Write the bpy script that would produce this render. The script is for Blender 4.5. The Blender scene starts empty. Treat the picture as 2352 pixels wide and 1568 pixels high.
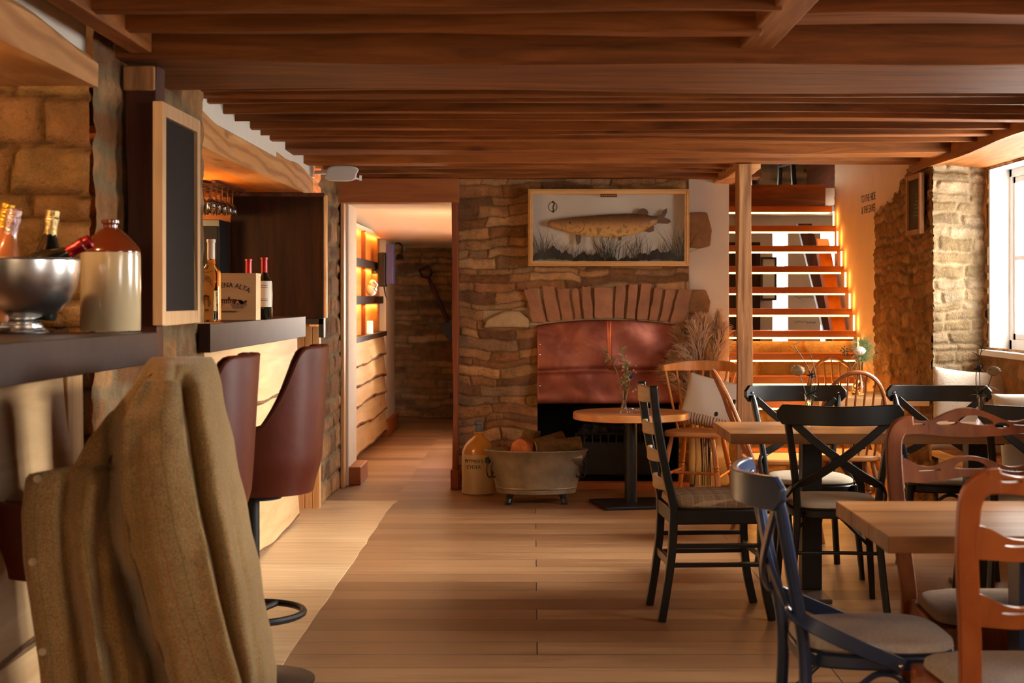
import bpy, bmesh, math, random
import numpy as np
from mathutils import Vector, Matrix, Quaternion

random.seed(7)
SC = bpy.context.scene
COL = SC.collection
PI = math.pi
# ---- measuring: a point of the photograph at a known distance becomes a point of the room (metres)
FPX, VX, VY, EYE = 3500.0, 1225.0, 685.0, 1.35
def P(px, py, d):
    return Vector(((px - VX) * d / FPX, d, EYE - (py - VY) * d / FPX))
def XA(px, d): return (px - VX) * d / FPX
def ZA(py, d): return EYE - (py - VY) * d / FPX
def V3(*a): return Vector(a)
def lerp(a, b, t): return a + (b - a) * t
def sstep(a, b, x):
    t = max(0.0, min(1.0, (x - a) / (b - a)))
    return t * t * (3 - 2 * t)
def interp(x, xs, ys):
    return float(np.interp(x, xs, ys))
def catmull(pts, n):
    """n samples per span through the points"""
    pts = [Vector(p) for p in pts]
    out = []
    m = len(pts)
    for i in range(m - 1):
        p0 = pts[max(i - 1, 0)]; p1 = pts[i]; p2 = pts[i + 1]; p3 = pts[min(i + 2, m - 1)]
        for k in range(n):
            t = k / n
            out.append(0.5 * ((2 * p1) + (p2 - p0) * t + (2 * p0 - 5 * p1 + 4 * p2 - p3) * t * t + (3 * p1 - p0 - 3 * p2 + p3) * t ** 3))
    out.append(pts[-1])
    return out

class MB:
    """collects shapes; build() links them as one mesh object"""
    def __init__(self): self.v = []; self.f = []
    def add(self, vs, fs):
        o = len(self.v)
        self.v += [tuple(q) for q in vs]
        self.f += [tuple(i + o for i in q) for q in fs]
        return self
    def box(self, c, s, rot=None):
        c = Vector(c); x, y, z = s[0] / 2, s[1] / 2, s[2] / 2
        vs = [Vector(q) for q in ((-x,-y,-z),(x,-y,-z),(x,y,-z),(-x,y,-z),(-x,-y,z),(x,-y,z),(x,y,z),(-x,y,z))]
        if rot is not None: vs = [rot @ q for q in vs]
        return self.add([q + c for q in vs], [(3,2,1,0),(4,5,6,7),(0,1,5,4),(1,2,6,5),(2,3,7,6),(3,0,4,7)])
    def bx(self, x0, x1, y0, y1, z0, z1):
        return self.box(((x0+x1)/2,(y0+y1)/2,(z0+z1)/2), (x1-x0, y1-y0, z1-z0))
    def hexa(self, p):
        """8 corners: bottom ring then top ring, counter-clockwise seen from above"""
        return self.add(p, [(3,2,1,0),(4,5,6,7),(0,1,5,4),(1,2,6,5),(2,3,7,6),(3,0,4,7)])
    def tube(self, pts, r, seg=8, closed=False, caps=True, sec=None, up=None):
        """sweep of a circle (radius r, number or list) or of the section sec [(a,b)..] scaled by r"""
        pts = [Vector(p) for p in pts]; n = len(pts)
        rs = r if isinstance(r, (list, tuple)) else [r] * n
        if sec is None: sec = [(math.cos(2*PI*k/seg), math.sin(2*PI*k/seg)) for k in range(seg)]
        m = len(sec); vs = []
        prev = None
        for i, p in enumerate(pts):
            if closed: t = pts[(i+1) % n] - pts[i-1]
            else: t = pts[min(i+1, n-1)] - pts[max(i-1, 0)]
            if t.length < 1e-9: t = Vector((0,0,1))
            t.normalize()
            if up is not None:
                a = Vector(up).cross(t)
                if a.length < 1e-6: a = t.orthogonal()
                a.normalize()
            elif prev is None:
                a = t.orthogonal().normalized()
            else:
                a = prev - t * prev.dot(t)
                if a.length < 1e-6: a = t.orthogonal()
                a.normalize()
            prev = a; b = t.cross(a)
            for q in sec: vs.append(p + a * q[0] * rs[i] + b * q[1] * rs[i])
        fs = []
        for i in range(n if closed else n - 1):
            j = (i + 1) % n
            for k in range(m):
                l = (k + 1) % m
                fs.append((i*m+k, i*m+l, j*m+l, j*m+k))
        if caps and not closed:
            fs.append(tuple(range(m - 1, -1, -1))); fs.append(tuple((n-1)*m + k for k in range(m)))
        return self.add(vs, fs)
    def bar(self, pts, a, b, up=None):
        """flat or square bar: a = half width along (up x direction), b = half thickness; may be lists"""
        pts = [Vector(p) for p in pts]; n = len(pts); vs = []
        A = a if isinstance(a, (list, tuple)) else [a] * n
        B = b if isinstance(b, (list, tuple)) else [b] * n
        for i, p in enumerate(pts):
            t = (pts[min(i+1, n-1)] - pts[max(i-1, 0)]).normalized()
            s = Vector(up).cross(t).normalized(); w = t.cross(s)
            for q in ((-1,-1),(1,-1),(1,1),(-1,1)): vs.append(p + s*q[0]*A[i] + w*q[1]*B[i])
        fs = []
        for i in range(n - 1):
            for k in range(4):
                l = (k+1) % 4
                fs.append((i*4+k, i*4+l, i*4+4+l, i*4+4+k))
        fs += [(3,2,1,0), tuple((n-1)*4+k for k in range(4))]
        return self.add(vs, fs)
    def cyl(self, p0, p1, r0, r1=None, seg=12):
        return self.tube([p0, p1], [r0, r0 if r1 is None else r1], seg)
    def lathe(self, prof, seg=24, c=(0,0,0), rot=None, sx=1.0, sy=1.0):
        """prof [(r,z)..] from bottom to top"""
        c = Vector(c); vs = []; fs = []; n = len(prof)
        for (r, z) in prof:
            for k in range(seg):
                a = 2*PI*k/seg
                q = Vector((max(r, 1e-5)*math.cos(a)*sx, max(r, 1e-5)*math.sin(a)*sy, z))
                vs.append((rot @ q if rot is not None else q) + c)
        for i in range(n-1):
            for k in range(seg):
                l = (k+1) % seg
                fs.append((i*seg+k, i*seg+l, i*seg+seg+l, i*seg+seg+k))
        if prof[0][0] > 1e-4: fs.append(tuple(range(seg-1, -1, -1)))
        if prof[-1][0] > 1e-4: fs.append(tuple((n-1)*seg+k for k in range(seg)))
        return self.add(vs, fs)
    def prism(self, poly, h0, h1, f):
        """poly [(a,b)..] extruded from h0 to h1; f maps (a,b,h) to a point"""
        n = len(poly)
        vs = [f(a, b, h0) for a, b in poly] + [f(a, b, h1) for a, b in poly]
        fs = [tuple(range(n-1, -1, -1)), tuple(range(n, 2*n))]
        for k in range(n):
            l = (k+1) % n
            fs.append((k, l, n+l, n+k))
        return self.add(vs, fs)
    def grid(self, fn, nu, nv, wrap_u=False):
        vs = [fn(i / (nu if wrap_u else nu-1), j / (nv-1)) for j in range(nv) for i in range(nu)]
        fs = []
        for j in range(nv-1):
            for i in range(nu if wrap_u else nu-1):
                k = (i+1) % nu
                fs.append((j*nu+i, j*nu+k, j*nu+nu+k, j*nu+nu+i))
        return self.add(vs, fs)
    def ball(self, c, r, su=12, sv=8, s=(1,1,1), rot=None, jit=0.0, rng=None):
        c = Vector(c); vs = []; fs = []
        for j in range(sv+1):
            th = PI*j/sv
            for i in range(su):
                ph = 2*PI*i/su
                rr = r * (1 + (rng.uniform(-jit, jit) if rng and 0 < j < sv else 0))
                q = Vector((rr*math.sin(th)*math.cos(ph)*s[0], rr*math.sin(th)*math.sin(ph)*s[1], -rr*math.cos(th)*s[2]))
                vs.append((rot @ q if rot is not None else q) + c)
        for j in range(sv):
            for i in range(su):
                k = (i+1) % su
                fs.append((j*su+i, j*su+k, j*su+su+k, j*su+su+i))
        return self.add(vs, fs)
    def quad(self, a, b, c, d): return self.add([a,b,c,d], [(0,1,2,3)])
    def xform(self, M):
        self.v = [tuple(M @ Vector(q)) for q in self.v]; return self
    def build(self, name, m, parent=None, smooth=True, angle=35, bevel=0.0, solid=0.0, subd=0, center=True, weld=False):
        me = bpy.data.meshes.new(name)
        vs = self.v; c = Vector((0,0,0))
        if parent is None and center and vs:
            a = np.array(vs); c = Vector(((a[:,0].min()+a[:,0].max())/2, (a[:,1].min()+a[:,1].max())/2, a[:,2].min()))
            vs = [tuple(Vector(q) - c) for q in vs]
        me.from_pydata(vs, [], self.f)
        bm = bmesh.new(); bm.from_mesh(me)
        bmesh.ops.remove_doubles(bm, verts=bm.verts, dist=1e-5)
        bmesh.ops.recalc_face_normals(bm, faces=bm.faces)
        bm.to_mesh(me); bm.free()
        if smooth:
            for p in me.polygons: p.use_smooth = True
            me.set_sharp_from_angle(angle=math.radians(angle))
        me.materials.append(m)
        o = bpy.data.objects.new(name, me); COL.objects.link(o)
        if parent is not None: o.parent = parent
        else: o.location = c
        if solid:
            md = o.modifiers.new('thick', 'SOLIDIFY'); md.thickness = solid; md.offset = 0
        if bevel:
            md = o.modifiers.new('edge', 'BEVEL'); md.width = bevel; md.segments = 2; md.limit_method = 'ANGLE'; md.angle_limit = math.radians(40)
        if subd:
            md = o.modifiers.new('soft', 'SUBSURF'); md.levels = subd; md.render_levels = subd
        return o

def tag(o, label, cat, group=None, kind=None):
    o['label'] = label; o['category'] = cat
    if group: o['group'] = group
    if kind: o['kind'] = kind
    return o
def struct(o, label=None):
    o['kind'] = 'structure'
    if label: o['label'] = label
    return o
def thing(name, label, cat, loc=(0,0,0), rz=0.0, group=None):
    o = bpy.data.objects.new(name, None); COL.objects.link(o)
    o.empty_display_size = 0.1
    o.location = loc; o.rotation_euler = (0, 0, rz)
    return tag(o, label, cat, group)
def children(o): return [c for c in COL.objects if c.parent == o]
def dup(src, loc, rz, label, group=None, scale=None):
    c = src.copy(); COL.objects.link(c)
    c.location = loc; c.rotation_euler = (src.rotation_euler[0], src.rotation_euler[1], rz)
    c['label'] = label
    if group: c['group'] = group
    if scale: c.scale = scale
    def deep(a, b):
        for ch in children(a):
            k = ch.copy(); COL.objects.link(k); k.parent = b
            deep(ch, k)
    deep(src, c)
    return c
def text_mb(mb, s, size, f, align='CENTER', ext=0.0008, fname=None):
    """lettering: flat letters mapped to the surface by f(x, y, h)"""
    cu = bpy.data.curves.new('t', 'FONT'); cu.body = s; cu.size = size; cu.align_x = align; cu.extrude = ext
    cu.resolution_u = 3
    o = bpy.data.objects.new('t', cu); COL.objects.link(o)
    me = o.to_mesh()
    mb.add([f(v.co.x, v.co.y, v.co.z) for v in me.vertices], [tuple(p.vertices) for p in me.polygons])
    o.to_mesh_clear()
    bpy.data.objects.remove(o); bpy.data.curves.remove(cu)

# ------------------------------------------------------------------ materials
def srgb(r, g, b):
    f = lambda c: (c/12.92 if c <= 0.04045 else ((c+0.055)/1.055)**2.4)
    return (f(r/255), f(g/255), f(b/255), 1.0)
def nodes_of(name):
    m = bpy.data.materials.new(name); m.use_nodes = True
    nt = m.node_tree
    return m, nt, nt.nodes['Principled BSDF'], nt.nodes, nt.links
def objvec(nt, scale=(1,1,1), rand=True):
    N, L = nt.nodes, nt.links
    tc = N.new('ShaderNodeTexCoord'); mp = N.new('ShaderNodeMapping'); mp.inputs['Scale'].default_value = scale
    if rand:
        oi = N.new('ShaderNodeObjectInfo'); mu = N.new('ShaderNodeVectorMath'); mu.operation = 'MULTIPLY_ADD'
        mu.inputs[1].default_value = (37.0, 53.0, 71.0)
        cb = N.new('ShaderNodeCombineXYZ')
        for k in range(3): L.new(oi.outputs['Random'], cb.inputs[k])
        L.new(cb.outputs[0], mu.inputs[0]); L.new(tc.outputs['Object'], mu.inputs[2])
        L.new(mu.outputs[0], mp.inputs['Vector'])
    else: L.new(tc.outputs['Object'], mp.inputs['Vector'])
    return mp.outputs['Vector']
def noise_n(nt, vec, scale, detail=4, rough=0.55, dist=0.0):
    n = nt.nodes.new('ShaderNodeTexNoise'); n.inputs['Scale'].default_value = scale
    n.inputs['Detail'].default_value = detail; n.inputs['Roughness'].default_value = rough; n.inputs['Distortion'].default_value = dist
    nt.links.new(vec, n.inputs['Vector']); return n.outputs['Fac']
def ramp_n(nt, fac, stops):
    r = nt.nodes.new('ShaderNodeValToRGB'); e = r.color_ramp.elements
    e[0].position, e[0].color = stops[0]; e[1].position, e[1].color = stops[-1]
    for p, c in stops[1:-1]:
        k = e.new(p); k.color = c
    nt.links.new(fac, r.inputs['Fac']); return r.outputs['Color']
def mix_n(nt, fac, a, b, mode='MIX'):
    m = nt.nodes.new('ShaderNodeMix'); m.data_type = 'RGBA'; m.blend_type = mode
    for k, q in ((0, fac), (6, a), (7, b)):
        if isinstance(q, (int, float)): m.inputs[k].default_value = q
        elif isinstance(q, tuple): m.inputs[k].default_value = q
        else: nt.links.new(q, m.inputs[k])
    return m.outputs[2]
def bump_n(nt, h, strength, dist, bsdf):
    b = nt.nodes.new('ShaderNodeBump'); b.inputs['Strength'].default_value = strength; b.inputs['Distance'].default_value = dist
    nt.links.new(h, b.inputs['Height']); nt.links.new(b.outputs['Normal'], bsdf.inputs['Normal'])
    return b
def mul(c, k): return (c[0]*k, c[1]*k, c[2]*k, 1.0)

def plain(name, c, rough=0.5, metal=0.0, var=0.12, scale=14, bump=0.05, coat=0.0, spec=None, rand=True):
    m, nt, b, N, L = nodes_of(name)
    v = objvec(nt, rand=rand)
    n = noise_n(nt, v, scale, 4)
    col = ramp_n(nt, n, [(0.25, mul(c, 1-var)), (0.75, mul(c, 1+var))])
    L.new(col, b.inputs['Base Color'])
    b.inputs['Roughness'].default_value = rough; b.inputs['Metallic'].default_value = metal
    if spec is not None: b.inputs['Specular IOR Level'].default_value = spec
    if coat: b.inputs['Coat Weight'].default_value = coat; b.inputs['Coat Roughness'].default_value = 0.15
    if bump: bump_n(nt, noise_n(nt, v, scale*4, 3), bump, 0.01, b)
    return m
def wood(name, c0, c1, axis='X', scale=1.0, rough=0.5, bump=0.25, knots=0.0, coat=0.0, var=0.35, rings=0.0, spec=0.28):
    m, nt, b, N, L = nodes_of(name)
    s = {'X': (0.7, 9, 9), 'Y': (9, 0.7, 9), 'Z': (9, 9, 0.7)}[axis]
    v = objvec(nt, tuple(k*scale for k in s))
    g = noise_n(nt, v, 2.2, 7, 0.6, 0.9)
    col = ramp_n(nt, g, [(0.28, c0), (0.52, mul(tuple((c0[k]+c1[k])/2 for k in range(3)), 1.0)), (0.74, c1)])
    big = noise_n(nt, objvec(nt, tuple(0.5 if k < 1 else 1.6 for k in s)), 1.3, 3)
    col = mix_n(nt, 0.8, col, ramp_n(nt, big, [(0.25, (1-var, 1-var, 1-var, 1)), (0.75, (1+var*0.5, 1+var*0.5, 1+var*0.5, 1))]), 'MULTIPLY')
    if rings:
        w = N.new('ShaderNodeTexWave'); w.wave_type = 'RINGS'; w.inputs['Scale'].default_value = 1.5; w.inputs['Distortion'].default_value = 9
        w.inputs['Detail'].default_value = 3; w.inputs['Detail Scale'].default_value = 0.7
        L.new(objvec(nt, tuple(0.8 if k < 1 else 3.2 for k in s)), w.inputs['Vector'])
        col = mix_n(nt, rings, col, ramp_n(nt, w.outputs['Fac'], [(0.0, (0.62, 0.5, 0.42, 1)), (0.5, (1, 1, 1, 1))]), 'MULTIPLY')
    if knots:
        vo = N.new('ShaderNodeTexVoronoi'); vo.inputs['Scale'].default_value = 2.2
        L.new(objvec(nt, tuple(0.8 if k < 1 else 2.6 for k in s)), vo.inputs['Vector'])
        col = mix_n(nt, ramp_n(nt, vo.outputs['Distance'], [(0.06, (knots,)*3+(1,)), (0.16, (0, 0, 0, 1))]), col, mul(c0, 0.35))
    L.new(col, b.inputs['Base Color']); b.inputs['Roughness'].default_value = rough
    if coat: b.inputs['Coat Weight'].default_value = coat; b.inputs['Coat Roughness'].default_value = 0.2
    else: b.inputs['Specular IOR Level'].default_value = spec
    bump_n(nt, g, bump, 0.006, b)
    return m
def stone_mat(name, tint=(1,1,1), bump=0.7, rough=0.9, fine=95):
    m, nt, b, N, L = nodes_of(name)
    at = N.new('ShaderNodeAttribute'); at.attribute_name = 'Col'
    v = objvec(nt, rand=False)
    n1 = noise_n(nt, v, 9, 6, 0.65); n2 = noise_n(nt, v, fine, 5, 0.7)
    c = mix_n(nt, 1.0, at.outputs['Color'], ramp_n(nt, n1, [(0.3, (0.66*tint[0], 0.64*tint[1], 0.62*tint[2], 1)), (0.7, (1.30*tint[0], 1.22*tint[1], 1.18*tint[2], 1))]), 'MULTIPLY')
    c = mix_n(nt, ramp_n(nt, n2, [(0.30, (0.8,)*3+(1,)), (0.42, (0, 0, 0, 1))]), c, mix_n(nt, 1.0, c, (0.5, 0.46, 0.42, 1), 'MULTIPLY'))
    L.new(c, b.inputs['Base Color']); b.inputs['Roughness'].default_value = rough
    b.inputs['Specular IOR Level'].default_value = 0.2
    n3 = noise_n(nt, v, 26, 5, 0.7)
    ad = N.new('ShaderNodeMath'); ad.operation = 'MULTIPLY_ADD'; L.new(n3, ad.inputs[0]); ad.inputs[1].default_value = 0.9; L.new(n2, ad.inputs[2])
    bump_n(nt, ad.outputs[0], bump, 0.02, b)
    return m
def glass(name, c=(1,1,1,1), rough=0.0, ior=1.45):
    m, nt, b, N, L = nodes_of(name)
    b.inputs['Base Color'].default_value = c; b.inputs['Transmission Weight'].default_value = 1.0
    b.inputs['Roughness'].default_value = rough; b.inputs['IOR'].default_value = ior
    return m
def emit(name, c, s):
    m, nt, b, N, L = nodes_of(name)
    b.inputs['Base Color'].default_value = c
    b.inputs['Emission Color'].default_value = c; b.inputs['Emission Strength'].default_value = s
    return m

M = {}
M['joist'] = wood('joist_timber', srgb(94,48,14), srgb(172,100,40), 'X', 1.0, 0.62, 0.35, 0.7, var=0.4)
M['joist_y'] = wood('joist_timber_lengthwise', srgb(116,62,22), srgb(192,120,58), 'Y', 1.0, 0.6, 0.35, 0.6)
M['boards'] = wood('ceiling_boards', srgb(70,32,14), srgb(120,62,30), 'Y', 0.7, 0.7, 0.3)
M['oak_old'] = wood('old_oak', srgb(118,76,46), srgb(204,150,100), 'Z', 1.1, 0.75, 0.9, 0.6, var=0.45)
M['pine'] = wood('fresh_pine', srgb(196,132,74), srgb(230,176,116), 'Y', 0.55, 0.5, 0.2, 0.7, rings=0.75, var=0.2)
M['pine_x'] = wood('pine_lintel', srgb(150,82,42), srgb(196,122,70), 'X', 0.6, 0.5, 0.2, 0.8, var=0.2)
M['pine_z'] = wood('pale_pine_upright', srgb(200,146,88), srgb(236,192,136), 'Z', 0.7, 0.5, 0.2, 0.4, var=0.2)
M['redwood_z'] = wood('red_stained_jamb', srgb(120,58,30), srgb(176,100,60), 'Z', 0.8, 0.55, 0.3, 0.4)
M['darkpost'] = wood('dark_stained_post', srgb(52,24,14), srgb(104,56,36), 'Z', 0.8, 0.5, 0.4, 0.3)
M['slab'] = wood('pale_waney_slab', srgb(184,144,98), srgb(216,182,136), 'Y', 0.5, 0.55, 0.25, 0.5, var=0.15)
M['bark'] = plain('bark_edge', srgb(120,82,52), 0.9, 0, 0.5, 40, 0.8)
M['amberwood'] = wood('amber_plywood', srgb(196,112,40), srgb(232,150,66), 'Y', 0.5, 0.45, 0.1, 0.3, var=0.2)
M['plaster'] = plain('limewash_plaster', srgb(214,198,180), 0.9, 0, 0.05, 5, 0.12)
M['plaster_w'] = plain('white_plaster', srgb(226,220,208), 0.9, 0, 0.04, 6, 0.1)
M['white'] = plain('white_gloss_paint', srgb(236,236,234), 0.35, 0, 0.02, 6, 0.02)
M['black'] = plain('black_lacquer', srgb(15,13,12), 0.34, 0, 0.15, 10, 0.03, coat=0.15)
M['blackmetal'] = plain('black_powder_coat', srgb(30,30,32), 0.42, 0.3, 0.1, 20, 0.04)
M['blue'] = plain('slate_blue_paint', srgb(42,60,92), 0.3, 0, 0.06, 8, 0.02, coat=0.4)
M['steeltop'] = plain('dark_patinated_steel', srgb(54,37,30), 0.42, 0.3, 0.35, 6, 0.04, spec=0.22)
M['soot'] = plain('sooty_firebox', srgb(22,20,19), 0.9, 0, 0.3, 8, 0.4)
M['leather'] = plain('chestnut_leather', srgb(80,31,16), 0.40, 0, 0.15, 7, 0.1, coat=0.0, spec=0.32)
M['darkpanel'] = wood('dark_stained_panel', srgb(26,12,6), srgb(58,30,16), 'Z', 0.9, 0.6, 0.2, 0, spec=0.12, var=0.5)
M['linen'] = plain('natural_linen', srgb(206,194,176), 0.95, 0, 0.07, 30, 0.35)
M['linen_w'] = plain('white_cotton', srgb(226,222,214), 0.95, 0, 0.05, 30, 0.3)
M['seatgrey'] = plain('grey_wool_seat', srgb(200,194,188), 0.95, 0, 0.16, 120, 0.4)
M['seatsand'] = plain('sand_wool_seat', srgb(190,174,150), 0.95, 0, 0.12, 110, 0.4)
M['seatbrown'] = plain('brown_tweed_seat', srgb(116,92,70), 0.95, 0, 0.2, 80, 0.4)
M['beech'] = wood('golden_beech', srgb(182,112,54), srgb(220,158,92), 'Z', 0.8, 0.35, 0.08, 0, coat=0.3, var=0.15)
M['beech_x'] = wood('golden_beech_seat', srgb(186,116,58), srgb(222,160,94), 'X', 0.7, 0.35, 0.08, 0, coat=0.3, var=0.15)
M['windsor_dark'] = wood('brown_beech', srgb(120,66,34), srgb(168,104,60), 'Z', 0.8, 0.35, 0.08, 0, coat=0.3, var=0.15)
M['mahog'] = wood('carved_mahogany', srgb(84,40,14), srgb(136,70,26), 'Z', 0.7, 0.42, 0.08, 0, spec=0.22, var=0.2)
M['mahog_light'] = wood('carved_orange_mahogany', srgb(150,70,26), srgb(196,108,50), 'Z', 0.6, 0.3, 0.08, 0, coat=0.4, var=0.25)
M['tabletop'] = wood('oiled_oak_tabletop', srgb(118,76,42), srgb(174,122,76), 'X', 0.6, 0.34, 0.2, 0.5, var=0.25)
M['tabletop_pale'] = wood('pale_oak_tabletop', srgb(176,124,74), srgb(214,166,112), 'X', 0.6, 0.38, 0.12, 0.3, var=0.2)
M['chalk'] = plain('chalkboard_slate', srgb(42,36,33), 0.8, 0, 0.12, 5, 0.02, spec=0.15)
M['copper'] = None
M['galv'] = plain('aged_galvanised_steel', srgb(146,128,102), 0.5, 0.5, 0.4, 9, 0.12)
M['silver'] = plain('polished_steel', (0.80,0.79,0.76,1), 0.26, 1.0, 0.04, 4, 0.0)
M['chrome'] = plain('chrome', (0.7,0.7,0.7,1), 0.15, 1.0, 0.03, 4, 0.0)
M['stoneware'] = plain('salt_glazed_stoneware', srgb(190,170,134), 0.18, 0, 0.05, 5, 0.02, coat=0.6)
M['glaze'] = plain('treacle_brown_glaze', srgb(112,48,20), 0.15, 0, 0.2, 6, 0.02, coat=0.8)
M['glass'] = glass('clear_glass')
def clear_pane(name, refl=0.06, tint=(1,1,1,1), rough=0.02):
    m = bpy.data.materials.new(name); m.use_nodes = True; nt = m.node_tree; N, L = nt.nodes, nt.links
    N.remove(N['Principled BSDF'])
    t = N.new('ShaderNodeBsdfTransparent'); t.inputs['Color'].default_value = tint
    g = N.new('ShaderNodeBsdfGlossy'); g.inputs['Roughness'].default_value = rough
    x = N.new('ShaderNodeMixShader'); x.inputs['Fac'].default_value = refl
    L.new(t.outputs[0], x.inputs[1]); L.new(g.outputs[0], x.inputs[2]); L.new(x.outputs[0], N['Material Output'].inputs['Surface'])
    return m
M['pane'] = clear_pane('window_glass')
M['casepane'] = clear_pane('picture_glass', 0.02, rough=0.2)
M['green'] = plain('leaf_green', srgb(108,134,84), 0.6, 0, 0.25, 30, 0.1)
M['darkgreen'] = plain('dark_leaf_green', srgb(58,66,44), 0.6, 0, 0.25, 30, 0.1)
M['creamflower_shaded'] = plain('cream_petals_shaded', srgb(168,146,112), 0.8, 0, 0.12, 30, 0.1)  # cream darkened in the colour, as petals seen against the light
M['whiteflower'] = plain('white_petals', srgb(236,234,228), 0.8, 0, 0.06, 30, 0.1)
M['thistle'] = plain('blue_thistle', srgb(64,78,128), 0.7, 0, 0.25, 60, 0.2)
M['thistle_dark'] = plain('dark_thistle', srgb(60,58,66), 0.7, 0, 0.25, 60, 0.2)
M['pampas_old'] = plain('dried_pampas', srgb(236,206,174), 0.95, 0, 0.08, 30, 0.1)
def fluff(name, c):
    m = bpy.data.materials.new(name); m.use_nodes = True; nt = m.node_tree; N, L = nt.nodes, nt.links
    b = N['Principled BSDF']; b.inputs['Base Color'].default_value = c; b.inputs['Roughness'].default_value = 1.0; b.inputs['Specular IOR Level'].default_value = 0.0
    t = N.new('ShaderNodeBsdfTranslucent'); t.inputs['Color'].default_value = c
    x = N.new('ShaderNodeMixShader'); x.inputs['Fac'].default_value = 0.6
    L.new(b.outputs[0], x.inputs[1]); L.new(t.outputs[0], x.inputs[2]); L.new(x.outputs[0], N['Material Output'].inputs['Surface'])
    return m
M['pampas'] = fluff('dried_pampas_fluff', srgb(246,224,198))
M['ink'] = plain('black_lettering', srgb(40,28,22), 0.7, 0, 0.05, 20, 0)
M['logbark'] = plain('log_bark', srgb(112,86,52), 0.95, 0, 0.4, 26, 0.9)
M['logend'] = wood('split_log_wood', srgb(168,84,40), srgb(214,134,78), 'X', 0.8, 0.8, 0.4)
M['logpale'] = wood('pale_split_wood', srgb(206,178,132), srgb(232,208,168), 'X', 0.8, 0.8, 0.3)
M['coal'] = plain('coal', srgb(28,26,26), 0.7, 0, 0.3, 40, 0.6)
M['led'] = emit('warm_led_strip', (1.0, 0.42, 0.075, 1), 18.0)
M['stone'] = stone_mat('limestone_rubble')
M['stone_rough'] = stone_mat('rough_limestone', bump=1.0, fine=75)
M['stone_chimney_lit'] = stone_mat('chimney_limestone_lit', tint=(1.28,1.26,1.22), bump=1.0, fine=75)  # rough limestone in a brighter colour, standing in for window light on the chimney
WORLD, EXPO, ROOM, SUN = 15.0, 0.62, 13.0, 26.0
SUNDIR = (-1.0, -0.04, -0.36)
M['tread'] = wood('stair_tread_pine', srgb(150,84,40), srgb(186,112,60), 'X', 0.8, 0.45, 0.1, 0, var=0.15)
# ------------------------------------------------------------------ floor, copper, cloth materials
def floor_mat(name, row, length, c0, c1, mort, dark):
    m, nt, b, N, L = nodes_of(name)
    v = objvec(nt, (1,1,1), rand=False)
    br = N.new('ShaderNodeTexBrick'); L.new(v, br.inputs['Vector'])
    br.inputs['Color1'].default_value = c0; br.inputs['Color2'].default_value = c1; br.inputs['Mortar'].default_value = mort
    br.inputs['Scale'].default_value = 1.0; br.inputs['Mortar Size'].default_value = 0.0030; br.inputs['Mortar Smooth'].default_value = 0.3
    br.inputs['Bias'].default_value = 0.0; br.inputs['Brick Width'].default_value = length; br.inputs['Row Height'].default_value = row
    br.offset = 0.37; br.offset_frequency = 3
    g = noise_n(nt, objvec(nt, (0.8, 14, 1), False), 2.0, 7, 0.62, 0.6)
    col = mix_n(nt, 1.0, br.outputs['Color'], ramp_n(nt, g, [(0.3, (0.72, 0.68, 0.64, 1)), (0.7, (1.16, 1.15, 1.13, 1))]), 'MULTIPLY')
    s = noise_n(nt, objvec(nt, (0.7, 5, 1), False), 1.6, 6, 0.7, 0.4)
    col = mix_n(nt, ramp_n(nt, s, [(0.56, (0, 0, 0, 1)), (0.74, (dark,)*3+(1,))]), col, mix_n(nt, 1.0, col, (0.5, 0.42, 0.36, 1), 'MULTIPLY'))
    L.new(col, b.inputs['Base Color'])
    rr = ramp_n(nt, g, [(0.3, (0.36,)*3+(1,)), (0.7, (0.52,)*3+(1,))]); L.new(rr, b.inputs['Roughness'])
    bp = bump_n(nt, g, 0.12, 0.004, b)
    return m
M['floor'] = floor_mat('worn_floorboards', 0.21, 2.9, srgb(128,90,58), srgb(166,126,88), srgb(40,26,16), 0.95)
M['floor_pale'] = floor_mat('pale_new_floorboards', 0.69, 4.4, srgb(214,180,136), srgb(226,196,154), srgb(120,84,54), 0.2)
def copper_mat():
    m, nt, b, N, L = nodes_of('aged_copper')
    v = objvec(nt, (1,1,1), False)
    n = noise_n(nt, v, 4.5, 5, 0.6, 0.6)
    L.new(ramp_n(nt, n, [(0.3, srgb(128,72,58)), (0.5, srgb(164,94,76)), (0.72, srgb(196,126,104))]), b.inputs['Base Color'])
    L.new(ramp_n(nt, noise_n(nt, v, 3, 4), [(0.3, (0.28,)*3+(1,)), (0.7, (0.5,)*3+(1,))]), b.inputs['Roughness'])
    b.inputs['Metallic'].default_value = 0.7
    bump_n(nt, noise_n(nt, v, 2.6, 3), 0.35, 0.03, b)
    return m
M['copper'] = copper_mat()

# ------------------------------------------------------------------ rubble stone walls
class VN:
    """smooth value noise on numpy arrays"""
    def __init__(self, seed): self.r = np.random.RandomState(seed); self.t = self.r.rand(257, 257) * 2 - 1
    def __call__(self, x, y):
        xi = np.floor(x).astype(int); yi = np.floor(y).astype(int)
        fx = x - xi; fy = y - yi
        fx = fx*fx*(3-2*fx); fy = fy*fy*(3-2*fy)
        a = self.t[xi % 256, yi % 256]; b = self.t[(xi+1) % 256, yi % 256]
        c = self.t[xi % 256, (yi+1) % 256]; d = self.t[(xi+1) % 256, (yi+1) % 256]
        return (a*(1-fx)+b*fx)*(1-fy) + (c*(1-fx)+d*fx)*fy
    def fbm(self, x, y, o=4):
        s = 0; a = 1.0
        for k in range(o):
            s = s + a*self(x*2**k + 17*k, y*2**k + 31*k); a *= 0.5
        return s
SAND = [srgb(196,150,102), srgb(176,128,84), srgb(208,166,118), srgb(162,114,74), srgb(188,138,92), srgb(142,104,74), srgb(202,154,104), srgb(172,138,104)]
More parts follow.
